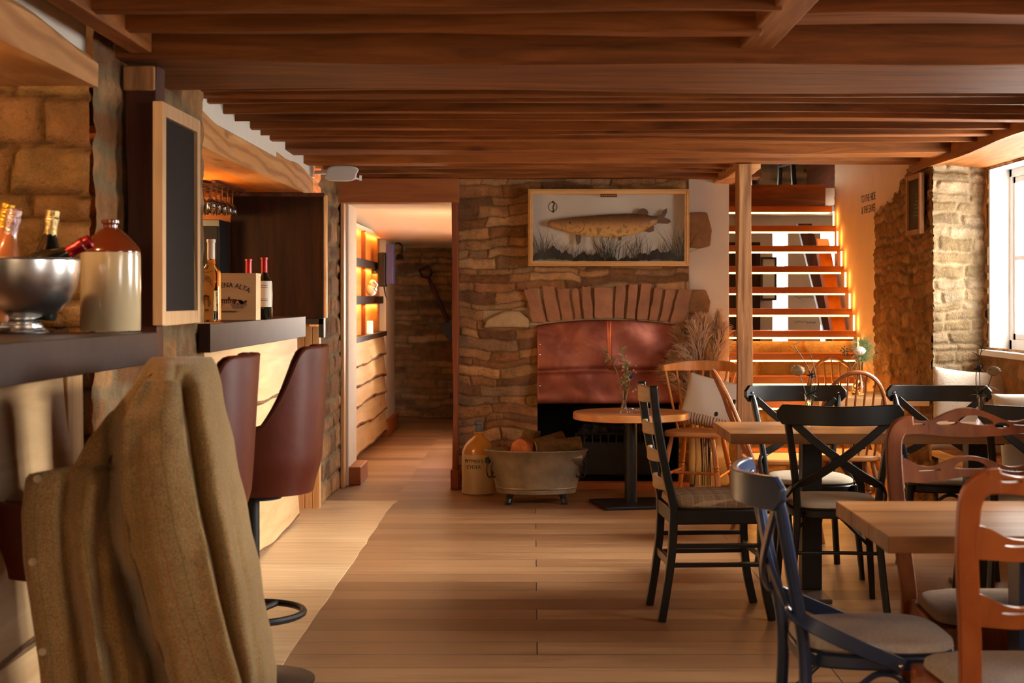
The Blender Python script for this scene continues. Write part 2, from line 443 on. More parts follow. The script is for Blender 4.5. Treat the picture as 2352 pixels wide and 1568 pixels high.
WARM = [srgb(172,130,80), srgb(184,142,92), srgb(160,116,70), srgb(190,150,102), srgb(176,128,82)]
PALE = [srgb(186,164,130), srgb(196,174,142), srgb(172,150,116), srgb(202,182,150), srgb(162,140,104)]
def stone_wall(name, o, u, n, w, h, seed, course=(0.05,0.11), length=(0.14,0.46), depth=0.016, res=0.012, gap=0.010, wob=0.02,
               pal=SAND, mortar=srgb(150,124,88), mask=None, mat='stone', flush=0.15, edge=0.016, rough=0.004):
    """mask(U,V) is True where there is wall; flush = share of the joint filled up to the faces"""
    R = random.Random(seed); vn = VN(seed)
    o = Vector(o); u = Vector(u).normalized(); n = Vector(n).normalized(); up = Vector((0,0,1))
    nu = max(2, int(w/res)+1); nv = max(2, int(h/res)+1)
    U, V = np.meshgrid(np.linspace(0, w, nu), np.linspace(0, h, nv))
    Vw = V + wob*vn.fbm(U*3.1, V*2.3, 3) + 0.006*vn.fbm(U*15+3, V*19, 3); Uw = U + wob*0.8*vn.fbm(U*5+9, V*6+4, 2) + 0.008*vn.fbm(U*17+5, V*17+8, 3)
    rows = [-0.1]
    while rows[-1] < h + 0.2: rows.append(rows[-1] + R.uniform(*course))
    rows = np.array(rows)
    ri = np.clip(np.searchsorted(rows, Vw) - 1, 0, len(rows)-2)
    D = np.zeros_like(U); Cc = np.zeros(U.shape + (3,)); H = np.zeros_like(U)
    for r in range(len(rows)-1):
        sel = ri == r
        if not sel.any(): continue
        rh = rows[r+1]-rows[r]
        bs = [-R.uniform(0.05, length[1])]
        while bs[-1] < w + 0.3: bs.append(bs[-1] + R.uniform(*length)*(0.6+0.8*rh/course[1]))
        bs = np.array(bs); k = len(bs)-1
        cols = np.array([np.array(R.choice(pal)[:3])*R.uniform(0.82, 1.14) for _ in range(k)])
        offs = np.array([R.uniform(0, 1) for _ in range(k)]); tilt = np.array([R.uniform(-1, 1) for _ in range(k)])
        skew = np.array([R.uniform(-0.25, 0.25) for _ in range(k+1)])
        uu = Uw[sel]; vv = Vw[sel]
        us = uu + 0.0
        si = np.clip(np.searchsorted(bs, us) - 1, 0, k-1)
        vmid = (vv - (rows[r]+rows[r+1])/2)
        du0 = us - bs[si] - skew[si]*vmid*0; du1 = bs[si+1] - us
        dv0 = vv - rows[r]; dv1 = rows[r+1] - vv
        du = np.minimum(du0, du1); dv = np.minimum(dv0, dv1)
        d = np.minimum(du, dv); d = np.where((du < edge) & (dv < edge), edge - np.sqrt((edge-np.minimum(du, edge))**2 + (edge-np.minimum(dv, edge))**2), d)
        D[sel] = d
        Cc[sel] = cols[si]
        H[sel] = 0.35*offs[si] + 0.2*tilt[si]*(vmid/rh)
    t = np.clip((D - gap*0.3)/(edge*0.9), 0, 1); t = t*t*(3-2*t)
    t = flush + (1-flush)*t
    Hh = depth*(t*(0.65 + H)) + rough*vn.fbm(U*22, V*22, 3)*(0.4+0.6*t) + depth*0.25*vn.fbm(U*2, V*2, 2)
    mt = np.clip(1 - (D-gap*0.2)/(gap), 0, 1)[..., None]
    mcol = np.array(mortar[:3])*(1+0.12*vn.fbm(U*9, V*9, 2))[..., None]
    Cc = Cc*(1-mt) + mcol*mt
    pts = np.stack([o[k] + U*u[k] + V*up[k] + Hh*n[k] for k in range(3)], -1).reshape(-1, 3)
    ii = np.arange(nu*nv).reshape(nv, nu)
    fs = np.stack([ii[:-1,:-1], ii[:-1,1:], ii[1:,1:], ii[1:,:-1]], -1)
    if mask is not None:
        Uc = (U[:-1,:-1]+U[1:,1:])/2; Vc = (V[:-1,:-1]+V[1:,1:])/2
        fs = fs[mask(Uc, Vc)]
    fs = fs.reshape(-1, 4)
    if u.cross(up).dot(n) < 0: fs = fs[:, ::-1]
    used = np.unique(fs); rm = -np.ones(nu*nv, int); rm[used] = np.arange(len(used))
    pts = pts[used]; fs = rm[fs]; cc = np.clip(Cc.reshape(-1, 3)[used], 0, 1)
    c = Vector(((pts[:,0].min()+pts[:,0].max())/2, (pts[:,1].min()+pts[:,1].max())/2, pts[:,2].min()))
    pts = pts - np.array(c)
    me = bpy.data.meshes.new(name)
    me.vertices.add(len(pts)); me.vertices.foreach_set('co', pts.astype(np.float32).ravel())
    me.loops.add(len(fs)*4); me.polygons.add(len(fs))
    me.loops.foreach_set('vertex_index', fs.astype(np.int32).ravel())
    me.polygons.foreach_set('loop_start', np.arange(0, len(fs)*4, 4, dtype=np.int32))
    me.update(calc_edges=True)
    me.polygons.foreach_set('use_smooth', np.ones(len(fs), bool))
    at = me.color_attributes.new('Col', 'FLOAT_COLOR', 'POINT')
    at.data.foreach_set('color', np.concatenate([cc, np.ones((len(cc), 1))], 1).astype(np.float32).ravel())
    me.materials.append(M[mat]); me.validate()
    ob = bpy.data.objects.new(name, me); ob.location = c; COL.objects.link(ob)
    return struct(ob)

XL, XR = -1.38, 2.42        # wall planes left and right
YB = 10.95                   # chimney wall
ZJ = 2.20                    # underside of the joists
# floor
o = MB().bx(-0.925, 3.1, -1.6, 18.2, -0.06, 0.0).build('floor', M['floor'], smooth=False); struct(o)
mb = MB()
zz = []
for i in range(60):
    y = -1.6 + i*0.2
    zz.append((-0.925 + random.uniform(-0.006, 0.006), y))
mb.prism([(-3.4, -1.6)] + zz[:-1] + [(-0.90, 10.16), (-3.4, 10.16)], -0.06, 0.003, lambda a, b, h: V3(a, b, h))
o = mb.build('floor_bar_side', M['floor_pale'], smooth=False); struct(o)
o = MB().bx(-3.4, -0.925, 10.16, 18.2, -0.06, 0.0).build('floor_passage', M['floor'], smooth=False); struct(o)

# ---- left wall, from the near niche to the doorway
# niche (opening behind the near bar): stone end wall faces the camera
stone_wall('wall_niche', (-3.3, 4.70, 0), (1,0,0), (0,-1,0), 1.94, 2.02, 11, course=(0.075,0.15), length=(0.16,0.42), depth=0.034, gap=0.010, flush=0.1, pal=WARM, mortar=srgb(110,78,42), mat='stone_rough', edge=0.016, rough=0.008)
stone_wall('wall_pier', (-1.36, 4.69, 0), (0,1,0), (1,0,0), 1.56, 2.26, 12, course=(0.10,0.2), length=(0.2,0.5), depth=0.012, gap=0.03, flush=0.6, pal=SAND, mortar=srgb(160,140,106), mat='stone_rough', edge=0.03, rough=0.005)
stone_wall('wall_pier_far_side', (-1.37, 6.24, 0), (-1,0,0), (0,1,0), 0.5, 2.26, 13, res=0.03)
stone_wall('wall_bar_end', (-1.40, 9.86, 0), (0,1,0), (1,0,0), 1.10, 2.26, 14, course=(0.08,0.18), depth=0.03, gap=0.03, flush=0.5, mortar=srgb(168,146,108), mat='stone_rough')
stone_wall('wall_bar_end_return', (-1.75, 10.93, 0), (1,0,0), (0,-1,0), 0.37, 2.26, 15, course=(0.08,0.18), depth=0.03, flush=0.5, mortar=srgb(168,146,108), mat='stone_rough')
mb = MB()
mb.bx(-1.90, -1.385, 3.0, 4.72, 2.09, 2.45); mb.bx(-1.80, -1.42, 6.24, 9.9, 2.13, 2.45); mb.bx(-1.90, -1.41, 9.86, 10.98, 2.24, 2.45)
mb.bx(-1.90, -1.40, -1.6, 3.0, 2.13, 2.45); mb.bx(-1.75, -1.40, 4.70, 6.24, 2.25, 2.45)
o = mb.build('wall_left_plaster', M['plaster_w'], smooth=False); struct(o)
# timber lintels over the two bar openings, wavy on top
def lintel(name, x, y0, y1, zb, zt, depth, seed):
    R = random.Random(seed); n = 40; mb = MB(); vs = []
    for i in range(n+1):
        t = i/n; y = lerp(y0, y1, t)
        wz = 0.012*math.sin(t*9+seed) + 0.010*math.sin(t*23+1) ; wx = 0.006*math.sin(t*7+2)
        vs += [V3(x+wx, y, zb), V3(x+wx*1.5, y, zt+wz-0.03), V3(x-0.03+wx, y, zt+wz), V3(x-depth, y, zt), V3(x-depth, y, zb)]
    fs = []
    for i in range(n):
        for k in range(5):
            l = (k+1) % 5; fs.append((i*5+k, i*5+l, i*5+5+l, i*5+5+k))
    fs += [(4,3,2,1,0), tuple(n*5+k for k in range(5))]
    mb.add(vs, fs)
    return struct(mb.build(name, M['pine'], angle=30), None)
lintel('bar_lintel_near', -1.345, 0.58, 4.70, 2.0, 2.118, 0.34, 1)
lintel('bar_lintel_far', -1.42, 6.24, 9.80, 2.0, 2.175, 0.16, 2)
o = MB().bx(-3.3, -1.58, 6.0, 9.9, 2.0, 2.03).build('bar_ceiling', M['amberwood'], smooth=False); struct(o)
o = MB().bx(-3.3, -1.685, 0.58, 4.7, 2.0, 2.03).build('niche_ceiling', M['redwood_z'], smooth=False); struct(o)
# rooms behind the openings
mb = MB(); mb.bx(-3.36, -3.3, -1.6, 10.0, 0, 2.45)
o = mb.build('wall_bar_back', M['plaster_w'], smooth=False); struct(o)
o = MB().bx(-3.3, -1.44, 9.80, 9.86, 0, 2.0).build('wall_bar_end_boards', M['amberwood'], smooth=False); struct(o)
# shell behind the camera
mb = MB(); mb.bx(-3.4, 3.2, -1.66, -1.6, 0, 2.5)
o = mb.build('wall_rear', M['plaster_w'], smooth=False); struct(o)
o = MB().bx(-1.44, -1.38, -1.6, 0.58, 0, 2.2).build('wall_left', M['plaster_w'], smooth=False); struct(o)

# ---- ceiling boards and joists
mb = MB(); mb.bx(-3.4, 3.2, -1.7, 9.62, 2.42, 2.5); mb.bx(-3.4, 1.36, 9.62, 11.3, 2.42, 2.5)
o = mb.build('ceiling', M['boards'], smooth=False); struct(o)
def timber(name, x0, x1, y0, y1, z0, z1, m, seed, sag=0.006, n=24, axis='X'):
    """rough sawn beam with slightly wandering lower arrises"""
    R = random.Random(seed); mb = MB(); vs = []
    ph = [R.uniform(0, 6) for _ in range(6)]
    for i in range(n+1):
        t = i/n
        a = sag*(math.sin(t*5+ph[0]) + 0.6*math.sin(t*13+ph[1])); b = sag*(math.sin(t*4+ph[2]) + 0.5*math.sin(t*11+ph[3])); c = sag*0.8*math.sin(t*7+ph[4])
        if axis == 'X':
            x = lerp(x0, x1, t); vs += [V3(x, y0+c, z0+a), V3(x, y1+c, z0+b), V3(x, y1, z1), V3(x, y0, z1)]
        elif axis == 'Y':
            y = lerp(y0, y1, t); vs += [V3(x1+c, y, z0+a), V3(x0+c, y, z0+b), V3(x0, y, z1), V3(x1, y, z1)]
        else:
            z = lerp(z0, z1, t); vs += [V3(x0+a, y0+b, z), V3(x1+c, y0+a, z), V3(x1+b, y1, z), V3(x0+c, y1, z)]
    fs = []
    for i in range(n):
        for k in range(4):
            l = (k+1) % 4; fs.append((i*4+k, i*4+l, i*4+4+l, i*4+4+k))
    fs += [(3,2,1,0), tuple(n*4+k for k in range(4))]
    mb.add(vs, fs)
    return struct(mb.build(name, m, angle=30, bevel=0.004))
def joist_at(py, seed, w=0.05, zb=ZJ, x0=-1.5, x1=2.62, zt=2.42, ycen=None):
    y = (zb-EYE)*FPX/(VY-py)
    return timber('ceiling_joist', x0, x1, y-w/2, y+w/2, zb, zt, M['joist'], seed)
for k, py in enumerate((205, 222, 238, 260, 276, 297, 311)):
    joist_at(py, 20+k, w=0.05+0.01*(k % 3 == 1))
timber('ceiling_beam', -1.5, 2.62, 8.20, 8.28, 2.20, 2.42, M['joist'], 31, 0.008)
timber('ceiling_beam', -1.5, 2.62, 8.72, 9.02, 2.19, 2.42, M['joist'], 32, 0.01)
timber('ceiling_beam', -1.5, 2.62, 9.42, 9.62, 2.19, 2.42, M['joist'], 33, 0.008)
timber('ceiling_joist', -1.5, 1.28, 9.95, 10.02, 2.20, 2.42, M['joist'], 34)
timber('ceiling_joist', -1.5, 1.28, 10.30, 10.37, 2.20, 2.42, M['joist'], 35)
timber('ceiling_beam', -1.5, 1.60, 10.70, 10.92, 2.20, 2.42, M['joist'], 36)
timber('stair_trimmer', 1.30, 1.44, 9.62, 11.0, 2.17, 2.42, M['pine'], 37, axis='Y')
# the big double beam and the joists on the near side of it
timber('main_beam', -1.42, 2.62, 4.93, 5.66, 2.115, 2.42, M['joist'], 41, 0.01)
for k, (y, x0) in enumerate(((4.60, -1.26), (4.24, -1.24), (3.88, -1.24), (3.5, -1.24), (3.1, -1.24))):
    timber('ceiling_joist', x0, 0.69, y-0.03, y+0.03, 2.15, 2.42, M['joist'], 45+k)
for k, (y, zb) in enumerate(((4.50, 2.17), (4.0, 2.17), (3.5, 2.17))):
    timber('ceiling_joist', 0.74, 2.62, y-0.09, y+0.09, zb, 2.42, M['joist'], 55+k)
timber('ceiling_trimmer', 0.665, 0.775, 0.0, 4.93, 2.155, 2.42, M['joist_y'], 61, 0.005, axis='Y')
timber('ceiling_trimmer', -1.295, -1.225, 0.0, 4.90, 2.140, 2.42, M['joist_y'], 62, 0.005, axis='Y')

# ---- chimney wall with the doorway on its left
DX0, DX1 = -1.36, -0.555
HX0, HX1 = 0.03, 1.045      # fireplace opening
def arch_z(x): return 1.165 + 0.035*(1-((x-0.53)/0.53)**2)
def chim_mask(U, V):
    x = U + (-0.545)
    az = 1.165 + 0.035*(1-((x-0.53)/0.53)**2)
    return ~((x > HX0) & (x < HX1) & (V < az)) & ~((x > -0.03) & (x < 1.10) & (V > az-0.01) & (V < az + 0.23)) & ~((x > -0.36) & (x < -0.03) & (V > 1.14) & (V < 1.26))
stone_wall('wall_chimney', (-0.545, YB, 0), (1,0,0), (0,-1,0), 1.66, 2.26, 3, course=(0.042,0.088), length=(0.10,0.40), depth=0.019, gap=0.006, res=0.007, wob=0.026, flush=0.1, edge=0.012, mortar=srgb(134,104,70), mask=chim_mask, mat='stone_chimney_lit')
M['archmortar'] = plain('arch_mortar', srgb(182,154,116), 0.95, 0, 0.1, 12, 0.4)
mb = MB(); mb.bx(-0.54, 1.12, YB+0.004, YB+0.09, 1.19, 2.26); mb.bx(-0.54, HX0, YB+0.004, YB+0.09, 0, 1.19); mb.bx(HX1, 1.12, YB+0.004, YB+0.09, 0, 1.19)
o = mb.build('wall_chimney_core', M['archmortar'], smooth=False); struct(o)
# voussoirs of the flat arch
mb = MB(); R = random.Random(5)
xs = [-0.03, 0.085, 0.19, 0.285, 0.35, 0.43, 0.575, 0.66, 0.74, 0.83, 0.905, 0.985, 1.10]
for a, b in zip(xs[:-1], xs[1:]):
    k = 0.10*((a+b)/2-0.53)
    g = 0.008; az = arch_z((a+b)/2)
    h = 0.235 + R.uniform(-0.02, 0.02); t = R.uniform(0.035, 0.06)
    q = lambda x, z, y: V3(x, y, z)
    z0 = az + 0.008
    sl = (b-a)*0.16; n = 5; poly = []
    L0, L1 = (a+g-k*0.3, z0), (a+g+k*0.9, z0+h); R0, R1 = (b-g-k*0.3, z0), (b-g+k*0.9, z0+h)
    for i in range(n): t_ = i/n; poly.append((lerp(L0[0], R0[0], t_), z0 + R.uniform(-0.004, 0.004)))
    for i in range(n): t_ = i/n; poly.append((lerp(R0[0], R1[0], t_) + R.uniform(-0.005, 0.005), lerp(z0, z0+h, t_)))
    for i in range(n): t_ = i/n; poly.append((lerp(R1[0], L1[0], t_), z0+h + R.uniform(-0.006, 0.006)))
    for i in range(n): t_ = i/n; poly.append((lerp(L1[0], L0[0], t_) + R.uniform(-0.005, 0.005), lerp(z0+h, z0, t_)))
    mb.prism(poly, YB-t, YB+0.06, lambda x, z, y: V3(x, y, z))
M['archstone'] = plain('red_brown_arch_stone', srgb(168,116,86), 0.9, 0, 0.25, 9, 0.7)
o = mb.build('chimney_arch', M['archstone'], bevel=0.007, angle=40); struct(o)
mb = MB().prism([(-0.36,1.14),(-0.2,1.145),(-0.03,1.14),(-0.03,1.2),(-0.1,1.255),(-0.2,1.26),(-0.33,1.2)], YB-0.045, YB+0.05, lambda x, z, y: V3(x, y, z))
M['palestone'] = plain('pale_dressed_stone', srgb(200,168,122), 0.9, 0, 0.2, 12, 0.7)
o = mb.build('chimney_springer_stone', M['palestone'], bevel=0.012); struct(o)
mb = MB(); poly = [(lerp(-0.04, 1.11, k/20), arch_z(lerp(-0.04, 1.11, k/20))-0.012) for k in range(21)] + [(1.11, 1.42), (-0.04, 1.42)]
mb.prism(poly, YB-0.016, YB+0.05, lambda x, z, y: V3(x, y, z)); struct(mb.build('chimney_arch_mortar', M['archmortar'], smooth=False))
# firebox
mb = MB(); y0 = YB+0.02; y1 = YB+0.55
mb.quad(V3(HX0,y1,0), V3(HX1,y1,0), V3(HX1,y1,1.3), V3(HX0,y1,1.3))
mb.quad(V3(HX0,y0,0), V3(HX0,y1,0), V3(HX0,y1,1.3), V3(HX0,y0,1.3)); mb.quad(V3(HX1,y0,0), V3(HX1,y1,0), V3(HX1,y1,1.3), V3(HX1,y0,1.3))
mb.quad(V3(HX0,y0,0.012), V3(HX1,y0,0.012), V3(HX1,y1,0.012), V3(HX0,y1,0.012)); mb.quad(V3(HX0,y0,1.3), V3(HX1,y0,1.3), V3(HX1,y1,1.3), V3(HX0,y1,1.3))
o = mb.build('firebox', M['soot'], smooth=False); struct(o)
timber('hearth_kerb', 0.26, 1.10, 10.72, 10.84, 0.0, 0.05, M['pine_x'], 71, 0.002)
o = MB().bx(0.03, 1.3, 10.80, 11.0, 0.0, 0.012).build('hearth_slab', plain('slate_hearth', srgb(90,72,58), 0.6, 0, 0.2, 8, 0.2), smooth=False); struct(o)
# plastered wall right of the chimney with two stones left bare
mb = MB(); mb.bx(1.10, 1.41, YB+0.01, YB+0.5, 0, 2.42); mb.bx(1.11, 1.41, YB+0.5, 12.6, 0, 2.42)
o = mb.build('wall_stair_plaster', M['plaster'], smooth=False, bevel=0.02); struct(o)
def bare_stone(name, x0, x1, z0, z1, seed):
    R = random.Random(seed)
    poly = [(x0, z0), (lerp(x0,x1,.5), z0-0.008), (x1, z0+0.01), (x1+0.012, lerp(z0,z1,.5)), (x1-0.02, z1), (lerp(x0,x1,.5), z1+0.004), (x0, z1), (x0-0.01, lerp(z0,z1,.4))]
    o = MB().prism(poly, YB-0.012, YB+0.03, lambda x, z, y: V3(x, y, z)).build(name, M['barestone'], bevel=0.01); struct(o)
M['barestone'] = plain('bare_brown_stone', srgb(146,104,64), 0.95, 0, 0.3, 10, 0.7)
bare_stone('bare_wall_stone', 1.115, 1.27, 1.715, 1.965, 1)
bare_stone('bare_wall_stone', 1.10, 1.26, 1.24, 1.41, 2)

# doorway frame
o = MB().bx(-1.39, -0.53, 10.78, 10.99, 2.028, 2.20).build('trim_1', M['pine_x'], smooth=False, bevel=0.004); struct(o, 'pine lintel over the doorway')
timber('door_jamb', -0.575, -0.535, 10.80, 11.0, 0, 2.03, M['redwood_z'], 72, 0.004, axis='Z')
o = MB().bx(-0.585, -0.525, 10.76, 11.0, 0, 0.14).build('baseboard_doorway', M['redwood_z'], bevel=0.006); struct(o)
o = MB().bx(-1.375, -1.35, 10.86, 11.0, 0, 2.03).build('trim_2', M['pine_z'], bevel=0.003); struct(o)
o = MB().bx(-1.50, -1.335, 11.0, 11.5, 0, 2.03).build('wall_passage_return', M['plaster_w'], smooth=False); struct(o)
o = MB().bx(-1.36, -1.25, 11.02, 11.5, 0, 0.13).build('baseboard_left', M['pine_x'], bevel=0.006); struct(o)
# passage beyond the doorway
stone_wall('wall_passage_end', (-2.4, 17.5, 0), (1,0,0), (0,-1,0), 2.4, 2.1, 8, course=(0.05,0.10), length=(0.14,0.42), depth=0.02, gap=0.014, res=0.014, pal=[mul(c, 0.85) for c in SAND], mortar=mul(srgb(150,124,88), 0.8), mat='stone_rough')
stone_wall('wall_passage_pier', (-1.63, 16.0, 0), (0,1,0), (1,0,0), 0.45, 2.0, 9, res=0.02, depth=0.05, course=(0.06,0.12), mat='stone_rough')
stone_wall('wall_passage_pier_face', (-2.2, 16.0, 0), (1,0,0), (0,-1,0), 0.6, 2.0, 10, res=0.02, depth=0.04, mat='stone_rough')
mb = MB(); mb.bx(-0.50, -0.44, 11.05, 12.6, 0, 2.1); mb.bx(-0.50, -0.44, 14.2, 17.5, 0, 2.1); mb.bx(-0.50, -0.44, 12.6, 14.2, 0, 0.8); mb.bx(-0.50, -0.44, 12.6, 14.2, 1.8, 2.1)
o = mb.build('wall_passage_right', M['plaster_w'], smooth=False); struct(o)
mb = MB(); n = 26
for i in range(n):
    ya = lerp(10.99, 17.6, i/n); yb_ = lerp(10.99, 17.6, (i+1)/n)
    za = 2.03-0.10*sstep(12.5, 15.0, ya); zb_ = 2.03-0.10*sstep(12.5, 15.0, yb_)
    mb.hexa([V3(-2.4,ya,za), V3(-0.4,ya,za), V3(-0.4,yb_,zb_), V3(-2.4,yb_,zb_), V3(-2.4,ya,2.3), V3(-0.4,ya,2.3), V3(-0.4,yb_,2.3), V3(-2.4,yb_,2.3)])
o = mb.build('ceiling_passage', M['plaster_w'], smooth=False); struct(o)
o = MB().bx(-1.58, -1.455, 15.05, 16.0, 0.0, 1.98).build('wall_passage_white_panel', M['white'], smooth=False); struct(o)
o = MB().bx(-1.60, -1.42, 14.98, 16.0, 0.0, 0.15).build('baseboard_passage', M['pine_x'], bevel=0.008); struct(o)
o = MB().bx(-2.46, -2.40, 15.9, 17.6, 0, 2.1).build('wall_passage_side', M['plaster'], smooth=False); struct(o)
o = MB().bx(-2.3, -2.24, 11.3, 16.0, 0, 2.1).build('wall_passage_left', M['amberwood'], smooth=False); struct(o)

# ---- right wall: rough corner, plaster by the stair, window bay
def r_mask(U, V):
    # stone from the bay corner back to about y=10.8; a ragged band of plaster above and beyond
    y = 9.2 + U
    top = np.interp(y, [9.2, 9.75, 9.95, 10.3, 10.8], [2.26, 2.2, 2.12, 1.99, 1.95])
    return (V < top + 0.025*np.sin(y*31)) & (y < 10.78 + 0.02*np.sin(V*17))
stone_wall('wall_right', (XR, 9.2, 0), (0,1,0), (-1,0,0), 1.62, 2.3, 21, course=(0.05,0.10), length=(0.08,0.24), depth=0.014, gap=0.010, res=0.009, wob=0.035, rough=0.008, mask=r_mask, pal=WARM, mat='stone_rough')
M['plaster_warm_lit'] = plain('warm_lit_plaster', srgb(222,194,156), 0.9, 0, 0.05, 5, 0.12)  # white plaster tinted in its colour to carry the orange stair light
o = MB().bx(XR+0.012, XR+0.3, 9.25, 12.3, 0, 3.2).build('wall_right_plaster', M['plaster_warm_lit'], smooth=False); struct(o)
stone_wall('wall_right_bay_jamb', (XR-0.005, 9.22, 0), (1,0,0), (0,-1,0), 0.34, 2.2, 22, course=(0.042,0.085), length=(0.1,0.3), depth=0.022, gap=0.011, res=0.007, wob=0.022, rough=0.006, pal=PALE, mortar=srgb(196,176,140), mat='stone_rough')
# bay back wall under and beside the windows
XW = 2.74
W1 = (7.25, 9.12, 1.045, 2.13); W2 = (4.3, 5.4, 1.045, 2.13); W3 = (0.6, 1.9, 1.045, 2.13)
def bay_mask(U, V):
    y = 9.22 - U
    m = np.ones_like(U, bool)
    for (a, b, c, d) in (W1, W2, W3): m &= ~((y > a) & (y < b) & (V > c) & (V < d))
    return m
stone_wall('wall_right_bay', (XW, 9.22, 0), (0,-1,0), (-1,0,0), 10.9, 2.3, 23, course=(0.06,0.12), length=(0.14,0.4), depth=0.03, res=0.03, mask=bay_mask, pal=WARM, mat='stone')
# rough timber lintel along the bay, its lower edge rising towards the window
mb = MB(); vs = []; n = 30
for i in range(n+1):
    t = i/n; y = lerp(9.62, 2.0, t)
    z = 2.135 + 0.035*math.sin(t*3.0) + 0.006*math.sin(t*31)
    vs += [V3(XR-0.03, y, z), V3(XR+0.06, y, z+0.012), V3(XW+0.02, y, 2.13), V3(XW+0.02, y, 2.40), V3(XR-0.03, y, 2.40)]
fs = []
for i in range(n):
    for k in range(5):
        l = (k+1) % 5; fs.append((i*5+k, i*5+l, i*5+5+l, i*5+5+k))
fs += [(4,3,2,1,0), tuple(n*5+k for k in range(5))]
mb.add(vs, fs); struct(mb.build('bay_lintel', M['joist_y'], angle=25))
# windows: white frames in deep white reveals
def window(k, w):
    a, b, c, d = w; xo = XW+0.30
    mb = MB()   # reveal lining
    mb.bx(XW-0.012, xo, b-0.015, b+0.04, c-0.03, d+0.05); mb.bx(XW-0.012, xo, a-0.04, a+0.015, c-0.03, d+0.05); mb.bx(XW-0.012, xo, a, b, d-0.012, d+0.05)
    f = mb.build('window_%d' % k, M['white'], smooth=False); struct(f)
    inv = f.location
    def part(name, mb2, m, **kw):
        mb2.v = [tuple(Vector(q)-inv) for q in mb2.v]
        return mb2.build(name, m, parent=f, smooth=False, **kw)
    part('sill', MB().bx(XW-0.07, xo, a-0.05, b+0.02, c-0.035, c), M['white'], bevel=0.004)
    fr = MB(); x0, x1 = XW+0.105, XW+0.16
    nmul = 3
    for i in range(nmul+1):
        y = lerp(a+0.03, b-0.03, i/nmul); fr.bx(x0, x1, y-0.03, y+0.03, c, d)
    fr.bx(x0, x1, a, b, c, c+0.06); fr.bx(x0, x1, a, b, d-0.06, d)
    part('frame', fr, M['white'], bevel=0.004)
    sa = MB()
    for i in range(nmul):
        ya = lerp(a+0.03, b-0.03, i/nmul)+0.03; yb2 = lerp(a+0.03, b-0.03, (i+1)/nmul)-0.03
        sa.bx(x0+0.01, x1+0.01, ya, ya+0.035, c+0.06, d-0.06); sa.bx(x0+0.01, x1+0.01, yb2-0.035, yb2, c+0.06, d-0.06)
        sa.bx(x0+0.01, x1+0.01, ya, yb2, c+0.06, c+0.095); sa.bx(x0+0.01, x1+0.01, ya, yb2, d-0.095, d-0.06)
        zm = (c+d)/2; sa.bx(x0+0.012, x1+0.005, ya, yb2, zm-0.012, zm+0.012)
    part('sash', sa, M['white'])
    part('pane', MB().bx(x0+0.028, x0+0.032, a+0.05, b-0.05, c+0.05, d-0.05), M['pane'])
    # outer face of the wall round the opening
for k, w in enumerate((W1, W2, W3)): window(k+1, w)
mb = MB(); ys = [-1.6, W3[0], W3[1], W2[0], W2[1], W1[0], W1[1], 9.6]
for i in range(0, 8, 2): mb.bx(XW+0.02, XW+0.30, ys[i], ys[i+1], 0, 2.5)
for (a, b, c, d) in (W1, W2, W3): mb.bx(XW+0.02, XW+0.30, a, b, 0, c-0.035); mb.bx(XW+0.02, XW+0.30, a, b, d+0.045, 2.5)
o = mb.build('wall_right_outer', M['plaster_w'], smooth=False); struct(o)
# window seat in the bay
o = MB().bx(XR-0.02, XW-0.01, 6.2, 9.18, 0.40, 0.45).build('window_seat_board', M['pine'], bevel=0.006); tag(o, 'wooden window seat board running along the stone bay below the window', 'bench')
o = MB().bx(XR+0.02, XW-0.01, 6.22, 9.18, 0.0, 0.40).build('window_seat_front', M['plaster'], smooth=False); struct(o)

# ---- the oak post under the beam
timber('timber_post', 1.275, 1.365, 9.50, 9.60, 0, 2.19, M['oak_old'], 81, 0.006, n=30, axis='Z')

# ---- space behind and above the stair
stone_wall('wall_under_stair', (1.40, 11.42, 0), (1,0,0), (0,-1,0), 1.02, 1.03, 24, course=(0.13,0.24), length=(0.25,0.6), depth=0.03, gap=0.02, res=0.014, flush=0.3, pal=PALE, mortar=srgb(170,130,70), mat='stone_rough')
mb = MB(); yb = 14.0
gaps = [(2.20, 2.34), (2.64, 2.80)]
xs = [0.6, 2.20, 2.34, 2.64, 2.80, 4.0]
for i in range(0, 6, 2): mb.bx(xs[i], xs[i+1], yb, yb+0.2, 0, 2.15)
for a, b in gaps: mb.bx(a, b, yb, yb+0.2, 0, 0.7); mb.bx(a, b, yb, yb+0.2, 2.0, 2.15)
o = mb.build('wall_back_room', M['plaster'], smooth=False); struct(o)
mb = MB(); mb.bx(4.0, 4.06, 12.3, 14.2, 0, 2.15); mb.bx(2.44, 4.0, 12.25, 12.30, 0, 2.15); mb.bx(0.56, 0.62, 12.6, 14.2, 0, 2.15)
o = mb.build('wall_back_room_side', M['plaster'], smooth=False); struct(o)
o = MB().bx(0.6, 4.1, 12.45, 15.2, 2.11, 2.25).build('ceiling_back_room', M['plaster_w'], smooth=False); struct(o)
o = MB().bx(0.6, 4.1, 11.0, 15.2, -0.06, -0.001).build('floor_back_room', M['floor'], smooth=False); struct(o)
stone_wall('wall_upper_floor', (0.6, 15.2, 2.2), (1,0,0), (0,-1,0), 3.4, 1.6, 25, res=0.03, depth=0.05, mat='stone_rough')
mb = MB(); mb.bx(0.6, 4.1, 9.62, 15.3, 3.6, 3.66); mb.bx(1.34, 1.40, 9.62, 15.3, 2.44, 3.6); mb.bx(1.36, 2.7, 9.58, 9.62, 2.42, 3.6); mb.bx(2.72, 2.78, 12.3, 15.3, 2.25, 3.6)
o = mb.build('wall_upper_shell', M['boards'], smooth=False); struct(o)
stone_wall('wall_stair_head', (2.43, 12.32, 1.9), (1,0,0), (0,-1,0), 0.4, 0.9, 26, res=0.02, depth=0.04, pal=WARM, mat='stone_rough')
